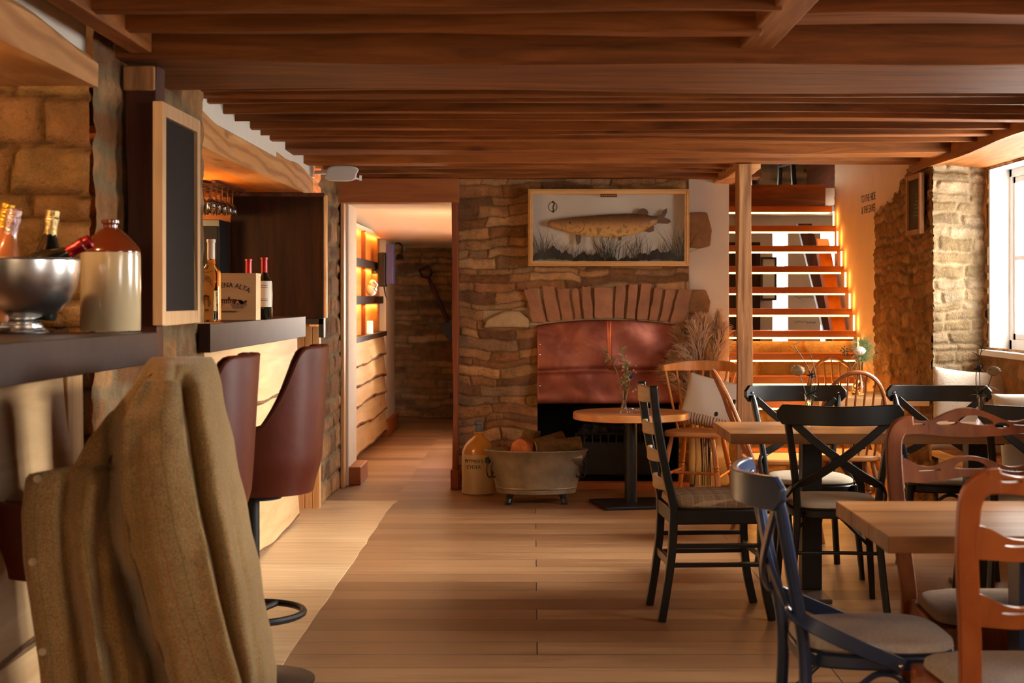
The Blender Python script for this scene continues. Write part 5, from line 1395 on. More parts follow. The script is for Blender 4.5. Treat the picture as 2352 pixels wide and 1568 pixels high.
# ================================================================== fireplace
# copper hood: beaten sheet bowed forward, with a crease across and a seam in the middle
t = thing('copper_hood', 'beaten copper hood closing the top of the fireplace opening', 'fireplace hood', (0.535, YB-0.03, 0.60))
def hood(u_, v_):
    x = lerp(-0.508, 0.508, u_); zb = 0.0; zt = 0.558 + 0.04*(1-(x/0.508)**2)
    z = lerp(zb, zt, v_)
    y = -0.045*math.sin(PI*min(1, v_*1.0))**0.6*0.6 - 0.055*(1-sstep(0.0, 0.42, v_))
    y += 0.010*math.exp(-((v_-0.40)/0.03)**2)
    y += 0.008*math.sin(x*7+1)*math.sin(v_*5) + 0.005*math.sin(x*17+v_*9)
    if v_ > 0.4: y += -0.016*sstep(0.0, 0.015, x+0.0)*(1-sstep(0.015, 0.35, x))
    return V3(x, y, z)
MB().grid(hood, 90, 50).build('copper_sheet', M['copper'], parent=t, angle=80, solid=0.003)
for z in (0.12, 0.33, 0.40):
    q = hood(0.012, z/0.53); MB().ball((q.x+0.008, q.y-0.006, q.z), 0.007, 8, 6).build('rivet', M['chrome'], parent=t)
# grate with coals
t = thing('fire_grate', 'black iron fire grate inside the dark fireplace', 'grate', (0.60, 11.12, 0.012))
mb = MB(); mb.bx(-0.30, 0.36, -0.10, -0.085, 0.06, 0.30); mb.build('front_plate', M['blackmetal'], parent=t, smooth=False, bevel=0.006)
mb = MB()
for k in range(12): mb.tube([V3(-0.29+k*0.058, -0.105, 0.28), V3(-0.29+k*0.058, -0.105, 0.36)], 0.006, 6)
mb.tube([V3(-0.30,-0.105,0.36), V3(0.36,-0.105,0.36)], 0.008, 6); mb.build('bars', M['blackmetal'], parent=t)
for sx in (-0.27, 0.33):
    for sy in (-0.08, 0.2): MB().bx(sx-0.012, sx+0.012, sy-0.012, sy+0.012, 0, 0.30).build('leg', M['blackmetal'], parent=t, smooth=False)
MB().bx(-0.30, 0.36, -0.085, 0.22, 0.28, 0.30).build('bed', M['blackmetal'], parent=t, smooth=False)
rng = random.Random(12); mb = MB()
for k in range(60):
    mb.ball((rng.uniform(0.36, 0.90), rng.uniform(11.06, 11.30), 0.355+rng.uniform(0, 0.05)), rng.uniform(0.025, 0.05), 7, 5, (1, rng.uniform(0.7,1), rng.uniform(0.6,0.9)), None, 0.25, rng)
o = mb.build('coals', M['coal'], smooth=False); tag(o, 'heap of black coals lying on the iron fire grate', 'coals', kind='stuff')
# log tub on little feet
tc = V3(XA(1232, 10.12), 10.12, 0.0)
t = thing('log_tub', 'oval galvanised tub on small feet filled with firewood before the chimney', 'tub', tc)
mb = MB(); seg = 48
sx, sy = 1.0, 0.60
prof = [(0.0,0.062),(0.245,0.062),(0.262,0.066),(0.268,0.10),(0.305,0.24),(0.336,0.338),(0.345,0.345),(0.340,0.352),(0.330,0.345),(0.298,0.24),(0.262,0.105),(0.240,0.075),(0.0,0.075)]
mb.lathe(prof, seg, sx=sx, sy=sy); mb.build('body', M['galv'], parent=t)
MB().tube([V3(0.266*math.cos(2*PI*k/40), 0.266*sy*math.sin(2*PI*k/40), 0.10) for k in range(40)], 0.006, 6, closed=True).build('foot_band', M['galv'], parent=t)
for a in (0.72, PI-0.72, PI+0.72, 2*PI-0.72):
    x, y = 0.23*math.cos(a), 0.23*sy*math.sin(a)*1.25
    f = MB(); f.tube([V3(x, y, 0.064), V3(x*1.02, y*1.04, 0.035), V3(x*1.06, y*1.1, 0.012)], [0.026, 0.014, 0.02], 8)
    for q in (-1, 0, 1): f.ball((x*1.06+q*0.014, y*1.1-0.012, 0.0095), 0.0095, 7, 5)
    f.build('foot', M['blackmetal'], parent=t)
for sgn in (1, -1):
    hx = 0.318*sgn
    MB().bx(hx-0.02, hx+0.012, -0.05, -0.02, 0.26, 0.30).build('handle_plate', M['blackmetal'], parent=t, smooth=False, bevel=0.004)
    for q, off in ((0.0, -0.045), (0.03, -0.02)):
        MB().tube([V3(hx*0.98+sgn*(0.005)+0.030*math.cos(2*PI*k/24)*0.7-0.01*sgn-q*sgn, -0.055-0.02*abs(off)*10+0.02*math.cos(2*PI*k/24), 0.225+0.055*math.sin(2*PI*k/24)) for k in range(24)], 0.0048, 6, closed=True).build('ring_handle', M['blackmetal'], parent=t)
# logs
def log(label, loc, rot, r, ln, half=False, bark='logbark', cut='logend', split=0.5):
    t = thing('firewood_log', label, 'firewood', loc, 0, 'logs in the tub'); t.rotation_euler = rot
    rng = random.Random(hash(label) % 9999 if False else len(label)*7+int(r*1000)); n = 22
    rr = [r*(1+rng.uniform(-0.06, 0.06)) for _ in range(n)]
    if half:
        a0, a1 = math.radians(-100*split*2+10), math.radians(190)
        a0 = math.radians(-10); a1 = math.radians(190)
        pts = [(rr[k]*math.cos(lerp(a0, a1, k/(n-1))), rr[k]*math.sin(lerp(a0, a1, k/(n-1)))) for k in range(n)]
        shell = MB(); vs = []
        for x in (-ln/2, ln/2): vs += [V3(x, a, b) for a, b in pts]
        shell.add(vs, [(k, k+1, n+k+1, n+k) for k in range(n-1)]); shell.build('bark', M[bark], parent=t, solid=0.004)
        MB().prism([(a*0.97, b*0.97) for a, b in pts], -ln/2-0.001, ln/2+0.001, lambda a, b, h: V3(h, a, b)).build('split_wood', M[cut], parent=t, smooth=False, bevel=0.003)
    else:
        pts = [(rr[k]*math.cos(2*PI*k/n), rr[k]*math.sin(2*PI*k/n)) for k in range(n)]
        vs = []
        for x in (-ln/2, 0, ln/2): vs += [V3(x, a*(1.02 if x == 0 else 1), b) for a, b in pts]
        MB().add(vs, [(j*n+k, j*n+(k+1) % n, j*n+n+(k+1) % n, j*n+n+k) for j in range(2) for k in range(n)]).build('bark', M[bark], parent=t)
        MB().prism([(a*0.98, b*0.98) for a, b in pts], -ln/2-0.002, ln/2+0.002, lambda a, b, h: V3(h, a, b)).build('cut_wood', M[cut], parent=t, smooth=False)
    return t
cx, cy = tc.x, tc.y
log('round log with orange cut end facing the room, front left in the tub', (cx-0.075, cy-0.005, 0.352), (0, 0.10, 1.25), 0.062, 0.24, False, 'logend', 'logend')
log('short upright log with pale peeling bark at the back of the tub', (cx-0.055, cy+0.07, 0.375), (0.2, -1.25, 0.4), 0.058, 0.20, False, 'logbark', 'logpale')
log('orange split wedge of wood sticking up in the middle of the tub', (cx+0.075, cy+0.06, 0.36), (0.5, -0.25, 0.25), 0.075, 0.24, True, 'logbark', 'logend')
log('long olive barked log lying across the right end of the tub', (cx+0.145, cy-0.01, 0.372), (0.4, -0.10, 0.12), 0.046, 0.30, False, 'logbark', 'logpale')
log('pale split log resting low along the front rim of the tub', (cx+0.13, cy-0.085, 0.315), (3.5, 0.02, 0.05), 0.055, 0.34, True, 'logbark', 'logpale')
log('reddish split log at the left end of the tub', (cx-0.16, cy+0.0, 0.305), (0.3, -0.05, 0.3), 0.06, 0.28, True, 'logbark', 'logend')
log('lower log filling the tub underneath the others', (cx+0.02, cy+0.02, 0.23), (0, 0.0, 0.1), 0.075, 0.40, False, 'logbark', 'logend')
# cider flagon
t = thing('cider_flagon', 'stoneware cider flagon with ochre shoulder, grey stopper and black lettering by the tub', 'flagon', (XA(1099, 10.55), 10.55, 0.0005))
r = 0.115
M['ochre'] = plain('ochre_glaze', srgb(186,124,44), 0.2, 0, 0.12, 6, 0.02, coat=0.5)
M['flagonbody'] = plain('buff_stoneware', srgb(192,164,118), 0.3, 0, 0.06, 6, 0.03, coat=0.3)
MB().lathe([(0,0),(r*0.95,0),(r,0.008),(r,0.275)], 40).build('body', M['flagonbody'], parent=t)
MB().lathe([(r,0.275),(r*0.98,0.295),(r*0.84,0.335),(r*0.60,0.368),(r*0.36,0.390),(r*0.27,0.40),(r*0.27,0.412),(r*0.33,0.416),(r*0.33,0.425),(r*0.25,0.428),(0,0.428)], 40).build('shoulder', M['ochre'], parent=t)
MB().lathe([(0,0.424),(r*0.19,0.424),(r*0.21,0.475),(r*0.26,0.48),(r*0.26,0.50),(r*0.2,0.506),(0,0.506)], 20).build('stopper', plain('grey_rubber', srgb(96,96,98), 0.6, 0, 0.08, 10, 0.03), parent=t)
mb = MB()
def wrap(a0, z0):
    def f(x, y, h): a = -PI/2 + a0 + x/r; return V3((r+0.001+h)*math.cos(a), (r+0.001+h)*math.sin(a), z0+y)
    return f
text_mb(mb, "WYMER'S", 0.034, wrap(-0.28, 0.222)); text_mb(mb, 'CYDER', 0.034, wrap(-0.28, 0.182))
mb.build('lettering', M['ink'], parent=t, smooth=False)

# fish in its glazed case
fx0, fx1, fz0, fz1 = XA(1213, 10.80), XA(1583, 10.80), ZA(611, 10.80), ZA(434, 10.80)
W, Hh = fx1-fx0, fz1-fz0
t = thing('fish_case', 'glazed wooden case with a mounted pike above the fireplace', 'display case', ((fx0+fx1)/2, 10.80, fz0))
fr = 0.034
M['frame_gold'] = wood('golden_pine_moulding', srgb(206,150,88), srgb(232,186,124), 'X', 0.9, 0.4, 0.08, 0, var=0.12)
mb = MB()
for (a0, a1, b0, b1) in ((-W/2, W/2, 0, fr), (-W/2, W/2, Hh-fr, Hh), (-W/2, -W/2+fr, fr, Hh-fr), (W/2-fr, W/2, fr, Hh-fr)):
    mb.bx(a0, a1, -0.014, 0.012, b0, b1)
mb.bx(-W/2+0.010, W/2-0.010, -0.022, -0.014, 0.010, 0.022); mb.bx(-W/2+0.010, W/2-0.010, -0.022, -0.014, Hh-0.022, Hh-0.010)
mb.bx(-W/2+0.010, -W/2+0.022, -0.022, -0.014, 0.010, Hh-0.010); mb.bx(W/2-0.022, W/2-0.010, -0.022, -0.014, 0.010, Hh-0.010)
mb.build('frame', M['frame_gold'], parent=t, smooth=False, bevel=0.002)
M['caseback'] = plain('pale_grey_backing', srgb(206,196,182), 0.9, 0, 0.05, 4, 0.02)
mb = MB(); mb.bx(-W/2+0.012, W/2-0.012, 0.098, 0.104, 0.012, Hh-0.012); mb.build('back_board', M['caseback'], parent=t, smooth=False)
mb = MB(); mb.bx(-W/2+0.004, -W/2+0.012, 0.012, 0.104, 0, Hh); mb.bx(W/2-0.012, W/2-0.004, 0.012, 0.104, 0, Hh); mb.bx(-W/2+0.004, W/2-0.004, 0.012, 0.104, 0, 0.012); mb.bx(-W/2+0.004, W/2-0.004, 0.012, 0.104, Hh-0.012, Hh)
mb.build('case_sides', M['pine_x'], parent=t, smooth=False)
mb = MB(); mb.bx(-W/2+fr-0.004, W/2-fr+0.004, -0.003, -0.001, fr-0.004, Hh-fr+0.004); mb.build('glass_front', M['casepane'], parent=t, smooth=False)
fxz = lambda px, py: ((px-1398)*10.80/FPX, ZA(py, 10.80)-fz0)
# ground of dark moss and the reeds
rng = random.Random(31); mb = MB()
def bed(u_, v_):
    x = lerp(-W/2+0.013, W/2-0.013, u_); h = 0.045 + 0.075*math.exp(-((x+0.40)/0.12)**2) + 0.055*math.exp(-((x-0.36)/0.14)**2) + 0.035*math.exp(-((x+0.14)/0.08)**2) + 0.012*math.sin(x*60) + 0.008*math.sin(x*143+1)
    return V3(x, 0.008+0.088*v_, 0.013 + (h*(0.35+0.65*v_)))
mb.grid(bed, 90, 8); mb.build('moss_bed', plain('dark_dry_moss', srgb(40,32,20), 1.0, 0, 0.4, 60, 0.8), parent=t)
def blade(mb, x, y, z, ln, ang, bend, w):
    pts = [V3(x + math.sin(ang+bend*s)*ln*s, y, z + math.cos(ang+bend*s)*ln*s) for s in (0, .25, .5, .75, 1)]
    mb.tube(pts, [w, w, w*0.8, w*0.55, w*0.15], 4)
M['reed'] = plain('dry_dark_reed', srgb(44,34,20), 0.9, 0, 0.35, 40, 0.1)
mb = MB()
for cxr, nn, sp, lmax in ((-0.48, 26, 0.05, 0.26), (-0.40, 22, 0.08, 0.17), (-0.25, 14, 0.08, 0.14), (-0.02, 26, 0.035, 0.22), (0.03, 10, 0.03, 0.24), (0.16, 14, 0.06, 0.22), (0.22, 8, 0.03, 0.24), (0.38, 22, 0.08, 0.15), (0.49, 26, 0.045, 0.30), (-0.14, 16, 0.06, 0.12)):
    for k in range(nn):
        x = max(-W/2+0.02, min(W/2-0.02, cxr + rng.gauss(0, sp)))
        a = rng.gauss(0, 0.28); ln = lmax*rng.uniform(0.5, 1.0)
        blade(mb, x, rng.uniform(0.02, 0.085), 0.05, ln, a, rng.uniform(-0.5, 0.5), 0.0022)
mb.build('reeds', M['reed'], parent=t)['kind'] = 'stuff'
# pike
ax_px = [1257, 1262, 1275, 1292, 1312, 1335, 1370, 1415, 1450, 1480, 1500, 1512]
top_py = [510, 505, 503, 501, 498, 496, 493, 490, 489, 490, 495, 497]
bot_py = [518, 520, 524, 529, 535, 541, 544, 545, 540, 530, 518, 512]
n = 60; seg = 16; mb = MB(); vs = []
for i in range(n+1):
    px = lerp(1257, 1511, i/n); a = interp(px, ax_px, top_py); b = interp(px, ax_px, bot_py)
    x, zt = fxz(px, a); _, zb = fxz(px, b); hz = max(0.002, (zt-zb)/2); zc = (zt+zb)/2
    wy = min(0.034, hz*0.85)
    for k in range(seg):
        th = 2*PI*k/seg; vs.append(V3(x, 0.055+wy*math.cos(th), zc+hz*math.sin(th)))
fs = [(i*seg+k, i*seg+(k+1) % seg, (i+1)*seg+(k+1) % seg, (i+1)*seg+k) for i in range(n) for k in range(seg)]
fs += [tuple(range(seg-1, -1, -1)), tuple(n*seg+k for k in range(seg))]
def fish_mat():
    m, nt, b, N, L = nodes_of('pike_skin'); v = objvec(nt, (1,1,1), False)
    tc_ = N.new('ShaderNodeTexCoord'); sx_ = N.new('ShaderNodeSeparateXYZ'); L.new(tc_.outputs['Generated'], sx_.inputs[0])
    col = ramp_n(nt, sx_.outputs['Z'], [(0.15, srgb(206,162,96)), (0.45, srgb(188,134,70)), (0.70, srgb(130,86,40)), (0.95, srgb(70,44,22))])
    n_ = noise_n(nt, v, 34, 3); col = mix_n(nt, ramp_n(nt, n_, [(0.52, (0,0,0,1)), (0.62, (0.7,)*3+(1,))]), col, srgb(120,84,42))
    L.new(col, b.inputs['Base Color']); b.inputs['Roughness'].default_value = 0.42; return m
fish = MB().add(vs, fs).build('pike_body', fish_mat(), parent=t)
M['fin'] = plain('brown_fin', srgb(96,60,30), 0.6, 0, 0.25, 60, 0.2)
def fin(poly, nm='fin'):
    MB().prism([fxz(*q) for q in poly], 0.050, 0.056, lambda a, b, h: V3(a, h, b)).build(nm, M['fin'], parent=fish, smooth=False, bevel=0.001)
fin([(1462,492),(1468,482),(1478,477),(1487,480),(1491,488),(1488,493)], 'dorsal_fin'); fin([(1470,525),(1485,515),(1498,513),(1504,520),(1503,530),(1492,533),(1480,530)], 'anal_fin')
fin([(1505,498),(1520,492),(1524,482),(1534,477),(1533,488),(1527,498),(1540,503),(1543,509),(1535,513),(1518,512),(1506,510)], 'tail_fin')
fin([(1322,535),(1336,540),(1334,556),(1327,563),(1323,550)], 'pectoral_fin'); fin([(1418,541),(1430,538),(1428,550),(1422,553)], 'pelvic_fin')
MB().prism([fxz(*p) for p in ((1255,511),(1284,512.5),(1284,514.5),(1255,517))], 0.014, 0.094, lambda a, b, h: V3(a, h, b)).build('mouth', M['black'], parent=fish, smooth=False) if False else None
q = fxz(1309, 511); MB().ball((q[0], 0.024, q[1]), 0.007, 10, 8, (1,0.6,1)).build('eye', M['black'], parent=fish)
# gill line and jaw line
q0 = [fxz(*p) for p in ((1338,503),(1343,515),(1340,527),(1328,535))]
MB().tube([V3(a, 0.0225, b) for a, b in q0], 0.002, 5).build('gill_edge', M['fin'], parent=fish)
q0 = [fxz(*p) for p in ((1257,515),(1275,514),(1292,517))]
MB().tube([V3(a, y_, b) for (a, b), y_ in zip(q0, (0.052, 0.041, 0.028))], 0.0018, 5).build('jaw_line', M['fin'], parent=fish)
q = fxz(1398, 449)
pl = MB().box((q[0], -0.004, q[1]), (0.118, 0.004, 0.022)).build('name_plate', plain('dark_red_plate', srgb(92,36,20), 0.5, 0, 0.08, 30, 0.02), parent=t, smooth=False)
mb = MB()
for k in range(7): mb.box((q[0]-0.045+k*0.015, -0.0065, q[1]), (0.009, 0.001, 0.005))
mb.build('plate_marks', M['goldfoil'], parent=pl, smooth=False)
q = fxz(1270, 473)
mb = MB(); mb.tube([V3(q[0]+0.031*math.cos(2*PI*k/28), 0.096, q[1]+0.034*math.sin(2*PI*k/28)) for k in range(28)], 0.0022, 5, closed=True)
mb.tube(catmull([V3(q[0]+0.006,0.096,q[1]+0.040), V3(q[0]-0.004,0.096,q[1]+0.034), V3(q[0]+0.012,0.096,q[1]+0.022), V3(q[0]+0.002,0.096,q[1]-0.004), V3(q[0]+0.006,0.096,q[1]-0.024), V3(q[0]-0.004,0.096,q[1]-0.034), V3(q[0]+0.010,0.096,q[1]-0.040)], 4), 0.004, 5)
mb.build('painted_monogram', M['ink'], parent=t)

# ================================================================== pampas in a glass vase
pv = V3(XA(1622, 10.79), 10.79, 0.013)
t = thing('glass_vase', 'tall clear glass floor vase holding the pampas grass beside the chimney', 'vase', pv)
MB().lathe([(0,0),(0.085,0),(0.088,0.01),(0.075,0.2),(0.08,0.42),(0.098,0.50),(0.094,0.50),(0.076,0.42),(0.071,0.2),(0.083,0.015),(0,0.012)], 30).build('glass_body', M['glass'], parent=t)
rng = random.Random(77)
def pampas_stem(base, tip_dir, ln, seed, plume_len, vis):
    rng = random.Random(seed)
    t = thing('pampas_stem', 'dried cream pampas plume standing in the tall glass vase by the chimney', 'dried grass', base, 0, 'pampas plumes in the glass vase')
    d0 = Vector((0,0,1)); d1 = Vector(tip_dir).normalized()
    pts = []
    p = V3(0,0,0)
    for k in range(15):
        s = k/14; d = d0.lerp(d1, s**1.2).normalized(); pts.append(p.copy()); p = p + d*ln/14
    MB().tube(pts, 0.0028, 5).build('stalk', M['pampas'], parent=t)
    mb = MB(); L_ = len(pts); start = 1-plume_len/ln
    for k in range(vis):
        s = start + (1-start)*rng.random()**0.9; i = min(int(s*(L_-1)), L_-2); f_ = s*(L_-1)-i
        c = pts[i].lerp(pts[i+1], f_); ax = (pts[i+1]-pts[i]).normalized()
        th = rng.uniform(0, 2*PI); o1 = ax.orthogonal().normalized(); o2 = ax.cross(o1); side = o1*math.cos(th)+o2*math.sin(th)
        rel_ = (s-start)/(1-start); wd = 0.115*(math.sin(PI*min(1, 0.12+rel_*0.86)))**0.8 + 0.012
        q = wd*rng.uniform(0.5, 1.15)
        a = c; b = c + ax*q*0.95 + side*q*0.36; e = b + ax*q*0.55 + side*q*0.28 + V3(rng.uniform(-.4,.4), rng.uniform(-.4,.4), -0.5)*q*0.5
        w_ = ax.cross(side)*rng.uniform(0.0022, 0.0048)
        mb.add([a-w_, a+w_, b-w_*0.9, b+w_*0.9, e-w_*0.3, e+w_*0.3], [(0,1,3,2),(2,3,5,4)])
    mb.build('plume', M['pampas'], parent=t, smooth=True, solid=0.0006)
    return t
stems = [(-0.55,-0.25,0.86,1.02,0.42),(-0.40,0.1,0.9,1.12,0.45),(-0.25,-0.2,0.95,1.16,0.45),(-0.12,0.15,1,1.20,0.46),(0.0,-0.12,1,1.18,0.45),(0.14,0.08,1,1.22,0.46),(0.28,-0.2,0.95,1.14,0.44),(0.34,0.12,0.92,1.05,0.42),(-0.62,0.0,0.7,0.98,0.42),(-0.35,-0.35,0.8,0.95,0.42),(0.12,-0.35,0.85,0.98,0.42),(-0.72,-0.2,0.55,0.92,0.40),(0.2,-0.1,0.8,0.85,0.40)]
for k, (a, b, c, ln, pl_) in enumerate(stems):
    base = pv + V3(0.03*math.cos(k*2.4), 0.03*math.sin(k*2.4), 0.02)
    pampas_stem(base, (a*0.95, b, c), ln, 100+k, pl_*1.15, 480)

# ================================================================== little vases with flowers
def bud_vase(name, label, loc, h, r):
    t = thing(name, label, 'vase', loc)
    m = MB(); n = 10
    prof = [(0,0),(r*1.35,0),(r*1.4,0.006),(r*1.2,0.022),(r*0.75,0.05),(r*0.62,h*0.6),(r*0.8,h*0.92),(r,h),(r*0.9,h),(r*0.66,h*0.9),(r*0.5,h*0.6),(r*0.55,0.06),(0,0.04)]
    m.lathe(prof, 28)
    m.v = [(x*(1+0.05*math.cos(n*math.atan2(y, x))), y*(1+0.05*math.cos(n*math.atan2(y, x))), z) for x, y, z in m.v]
    m.build('glass_body', M['glass'], parent=t)
    return t
def stem_thing(name, label, cat, base, tip, mat, group=None, bendv=(0,0,0)):
    t = thing(name, label, cat, base, 0, group)
    v = Vector(tip) - Vector(base); mid = v*0.5 + Vector(bendv)
    pts = catmull([V3(0,0,0), mid, v], 6)
    MB().tube(pts, 0.0019, 6).build('stem', mat, parent=t)
    return t, pts
def leaf(mb, p, d, ln, w, up=V3(0,0,1)):
    d = Vector(d).normalized(); s = d.cross(up)
    if s.length < 1e-4: s = d.orthogonal()
    s.normalize(); n_ = s.cross(d)
    prof = [(0,0.02),(0.2,0.65),(0.45,1.0),(0.75,0.7),(1.0,0.03)]
    vs = []
    for a, b in prof:
        c = p + d*ln*a - n_*0.15*ln*a*a
        vs += [c - s*w*b + n_*0.12*w, c - n_*0.0006, c + s*w*b + n_*0.12*w]
    fs = []
    for i in range(len(prof)-1):
        fs += [(i*3, i*3+1, i*3+4, i*3+3), (i*3+1, i*3+2, i*3+5, i*3+4)]
    mb.add(vs, fs)
def rose(t, c, r, mat, seed):
    rng = random.Random(seed); mb = MB()
    mb.ball(c, r*0.72, 10, 8, (1, 1, 0.95))
    for ring, (k, rr, top) in enumerate(((4, 0.62, 2.75), (5, 0.8, 2.35), (6, 0.95, 1.95), (7, 1.06, 1.55))):
        for i in range(k):
            a = 2*PI*i/k + ring*0.7 + rng.uniform(-0.1, 0.1)
            def pet(u_, v_, a=a, rr=rr, top=top):
                th = lerp(0.25, top, v_); b = (u_-0.5)*2.1*(1-0.35*v_*v_); k_ = r*rr*(1+0.10*v_**3)
                return c + V3(k_*math.sin(th)*math.cos(a+b), k_*math.sin(th)*math.sin(a+b), -k_*math.cos(th)*0.92)
            mb.grid(pet, 7, 7)
    return mb.build('bloom', mat, parent=t, angle=80, solid=0.0008)
def thistle(t, c, r, mat, seed):
    rng = random.Random(seed); mb = MB(); mb.ball(c, r*0.55, 10, 8, (1,1,1.15))
    for k in range(26):
        a = rng.uniform(0, 2*PI); el = rng.uniform(-0.5, 0.9); d = V3(math.cos(a)*math.cos(el), math.sin(a)*math.cos(el), math.sin(el))
        mb.tube([c+d*r*0.4, c+d*r*1.5], [0.0022, 0.0003], 4)
    return mb.build('bloom', mat, parent=t, smooth=False)
ZT = 0.757
M['palegreen'] = plain('pale_eucalyptus_green', srgb(150,166,118), 0.6, 0, 0.2, 30, 0.1)
# on the round table
rv = V3(XA(1433, 9.86), 9.86, 0.6103)
bud_vase('bud_vase', 'slim clear glass vase on the round table with a mixed sprig', rv, 0.155, 0.020)
mth = rv + V3(0,0,0.02)
t, pts = stem_thing('greenery_sprig', 'leafy green sprig leaning left in the vase on the round table', 'sprig', mth, rv+V3(-0.115,0.0,0.40), M['palegreen'], None, (0.02,0,0.03))
mb = MB(); rng = random.Random(5)
for k in range(7, 13):
    leaf(mb, pts[k], (rng.uniform(-1,0.3), rng.uniform(-0.6,0.2), rng.uniform(-0.3,0.8)), 0.052, 0.021)
mb.build('leaves', M['palegreen'], parent=t)
t, pts = stem_thing('greenery_sprig', 'tall pale green sprig upright in the vase on the round table', 'sprig', mth, rv+V3(-0.012,0.0,0.41), M['palegreen'], None, (0.01,0,0))
mb = MB()
for k in range(5, 13):
    for q in range(2): leaf(mb, pts[k], (rng.uniform(-1,1), rng.uniform(-0.8,0.3), rng.uniform(0.1,0.9)), 0.048, 0.017)
mb.build('leaves', M['palegreen'], parent=t)
t, pts = stem_thing('flower_cluster', 'cluster of tiny cream blossoms in the vase on the round table', 'flower', mth, rv+V3(0.02,-0.01,0.31), M['palegreen'])
mb = MB()
for k in range(46): mb.ball(pts[-1]+V3(rng.gauss(0,0.024), rng.gauss(0,0.02), rng.gauss(-0.045,0.05)), rng.uniform(0.004,0.008), 6, 4)
mb.build('blossoms', M['creamflower_shaded'], parent=t)
mb = MB()
for k in range(5, 12):
    for q in range(3): leaf(mb, pts[k], (rng.uniform(-1,1), rng.uniform(-1,0.3), rng.uniform(-0.2,0.8)), 0.044, 0.015)
mb.build('leaves', M['palegreen'], parent=t)
t, pts = stem_thing('blue_thistle', 'blue sea holly bloom on the right of the vase on the round table', 'flower', mth, rv+V3(0.045,-0.015,0.235), M['palegreen'])
thistle(t, pts[-1], 0.020, M['thistle'], 1)
t = thing('glass_ashtray', 'small clear glass block dish beside the vase on the round table', 'dish', (rv.x+0.065, rv.y-0.03, 0.6103))
MB().lathe([(0,0),(0.028,0),(0.032,0.006),(0.032,0.028),(0.027,0.03),(0.022,0.014),(0,0.012)], 8).build('glass_body', M['glass'], parent=t)
# on the middle table
v1 = V3(XA(1858, 7.08), 7.08, ZT+0.0003)
bud_vase('bud_vase', 'small fluted glass vase with a cream rose on the middle table', v1, 0.150, 0.022)
mth = v1 + V3(0,0,0.03)
t, pts = stem_thing('cream_rose', 'cream rose leaning left in the vase at the left of the middle table', 'flower', mth, v1+V3(-0.052,0,0.262), M['darkgreen'], None, (0.012,0,0)); rose(t, pts[-1], 0.030, M['creamflower_shaded'], 3)
mb = MB(); [leaf(mb, pts[6], (a, -0.4, 0.5), 0.05, 0.012) for a in (-1, 1)]; mb.build('leaves', M['darkgreen'], parent=t)
t, pts = stem_thing('dark_thistle', 'dark thistle head beside the rose at the left of the middle table', 'flower', mth, v1+V3(0.012,-0.01,0.235), M['darkgreen']); thistle(t, pts[-1], 0.018, M['thistle_dark'], 2)
mb = MB(); rng = random.Random(9)
for k in range(10): leaf(mb, pts[7], (rng.uniform(-1,1), rng.uniform(-1,0.2), rng.uniform(-0.3,0.7)), 0.045, 0.006)
mb.build('leaves', M['darkgreen'], parent=t)
t, pts = stem_thing('seed_stem', 'thin stem with dark seed pods rising above the rose on the middle table', 'sprig', mth, v1+V3(-0.07,0.0,0.375), M['darkgreen'], None, (0.05,0,0.02))
mb = MB(); [leaf(mb, pts[-1]+V3(0,0,-0.022*k), (rng.choice((-0.7,0.9)), 0, 0.7), 0.032, 0.006) for k in range(3)]; mb.build('leaves', M['darkgreen'], parent=t)
t, pts = stem_thing('seed_stem', 'shorter drooping stem with seed pods right of the rose on the middle table', 'sprig', mth, v1+V3(0.006,0.0,0.335), M['darkgreen'], None, (0.03,0,0.02))
mb = MB(); [leaf(mb, pts[-1]+V3(0.004*k,0,-0.016*k), (rng.choice((-1,1)), 0, 0.2), 0.026, 0.005) for k in range(4)]; mb.build('leaves', M['darkgreen'], parent=t)
v2 = V3(XA(2254, 7.02), 7.02, ZT+0.0003)
bud_vase('bud_vase', 'small glass vase with dark thistles at the window end of the middle table', v2, 0.145, 0.021)
mth = v2 + V3(0,0,0.03)
t, pts = stem_thing('dark_thistle', 'spiky dark thistle in the vase at the window end of the middle table', 'flower', mth, v2+V3(-0.012,-0.01,0.27), M['darkgreen']); thistle(t, pts[-1], 0.024, M['thistle_dark'], 4)
mb = MB()
for k in range(12): leaf(mb, pts[6], (rng.uniform(-1,1), rng.uniform(-1,0.2), rng.uniform(-0.3,0.7)), 0.055, 0.007)
mb.build('leaves', M['darkgreen'], parent=t)
t, pts = stem_thing('cream_rose', 'cream rose right of the thistle at the window end of the middle table', 'flower', mth, v2+V3(0.058,0.0,0.262), M['darkgreen'], None, (-0.01,0,0.0)); rose(t, pts[-1], 0.028, M['creamflower_shaded'], 6)
mb = MB(); [leaf(mb, pts[8], (a, -0.3, -0.3), 0.06, 0.009) for a in (-1, 1)]; mb.build('leaves', M['darkgreen'], parent=t)
t, pts = stem_thing('seed_stem', 'dark sprig with narrow leaves above the thistle by the window', 'sprig', mth, v2+V3(0.01,0.0,0.385), M['darkgreen'], None, (-0.03,0,0.02))
mb = MB(); [leaf(mb, pts[-1]+V3(-0.006*k,0,-0.02*k), ((-1)**k*0.9, 0, 0.7), 0.04, 0.007) for k in range(4)]; mb.build('leaves', M['darkgreen'], parent=t)
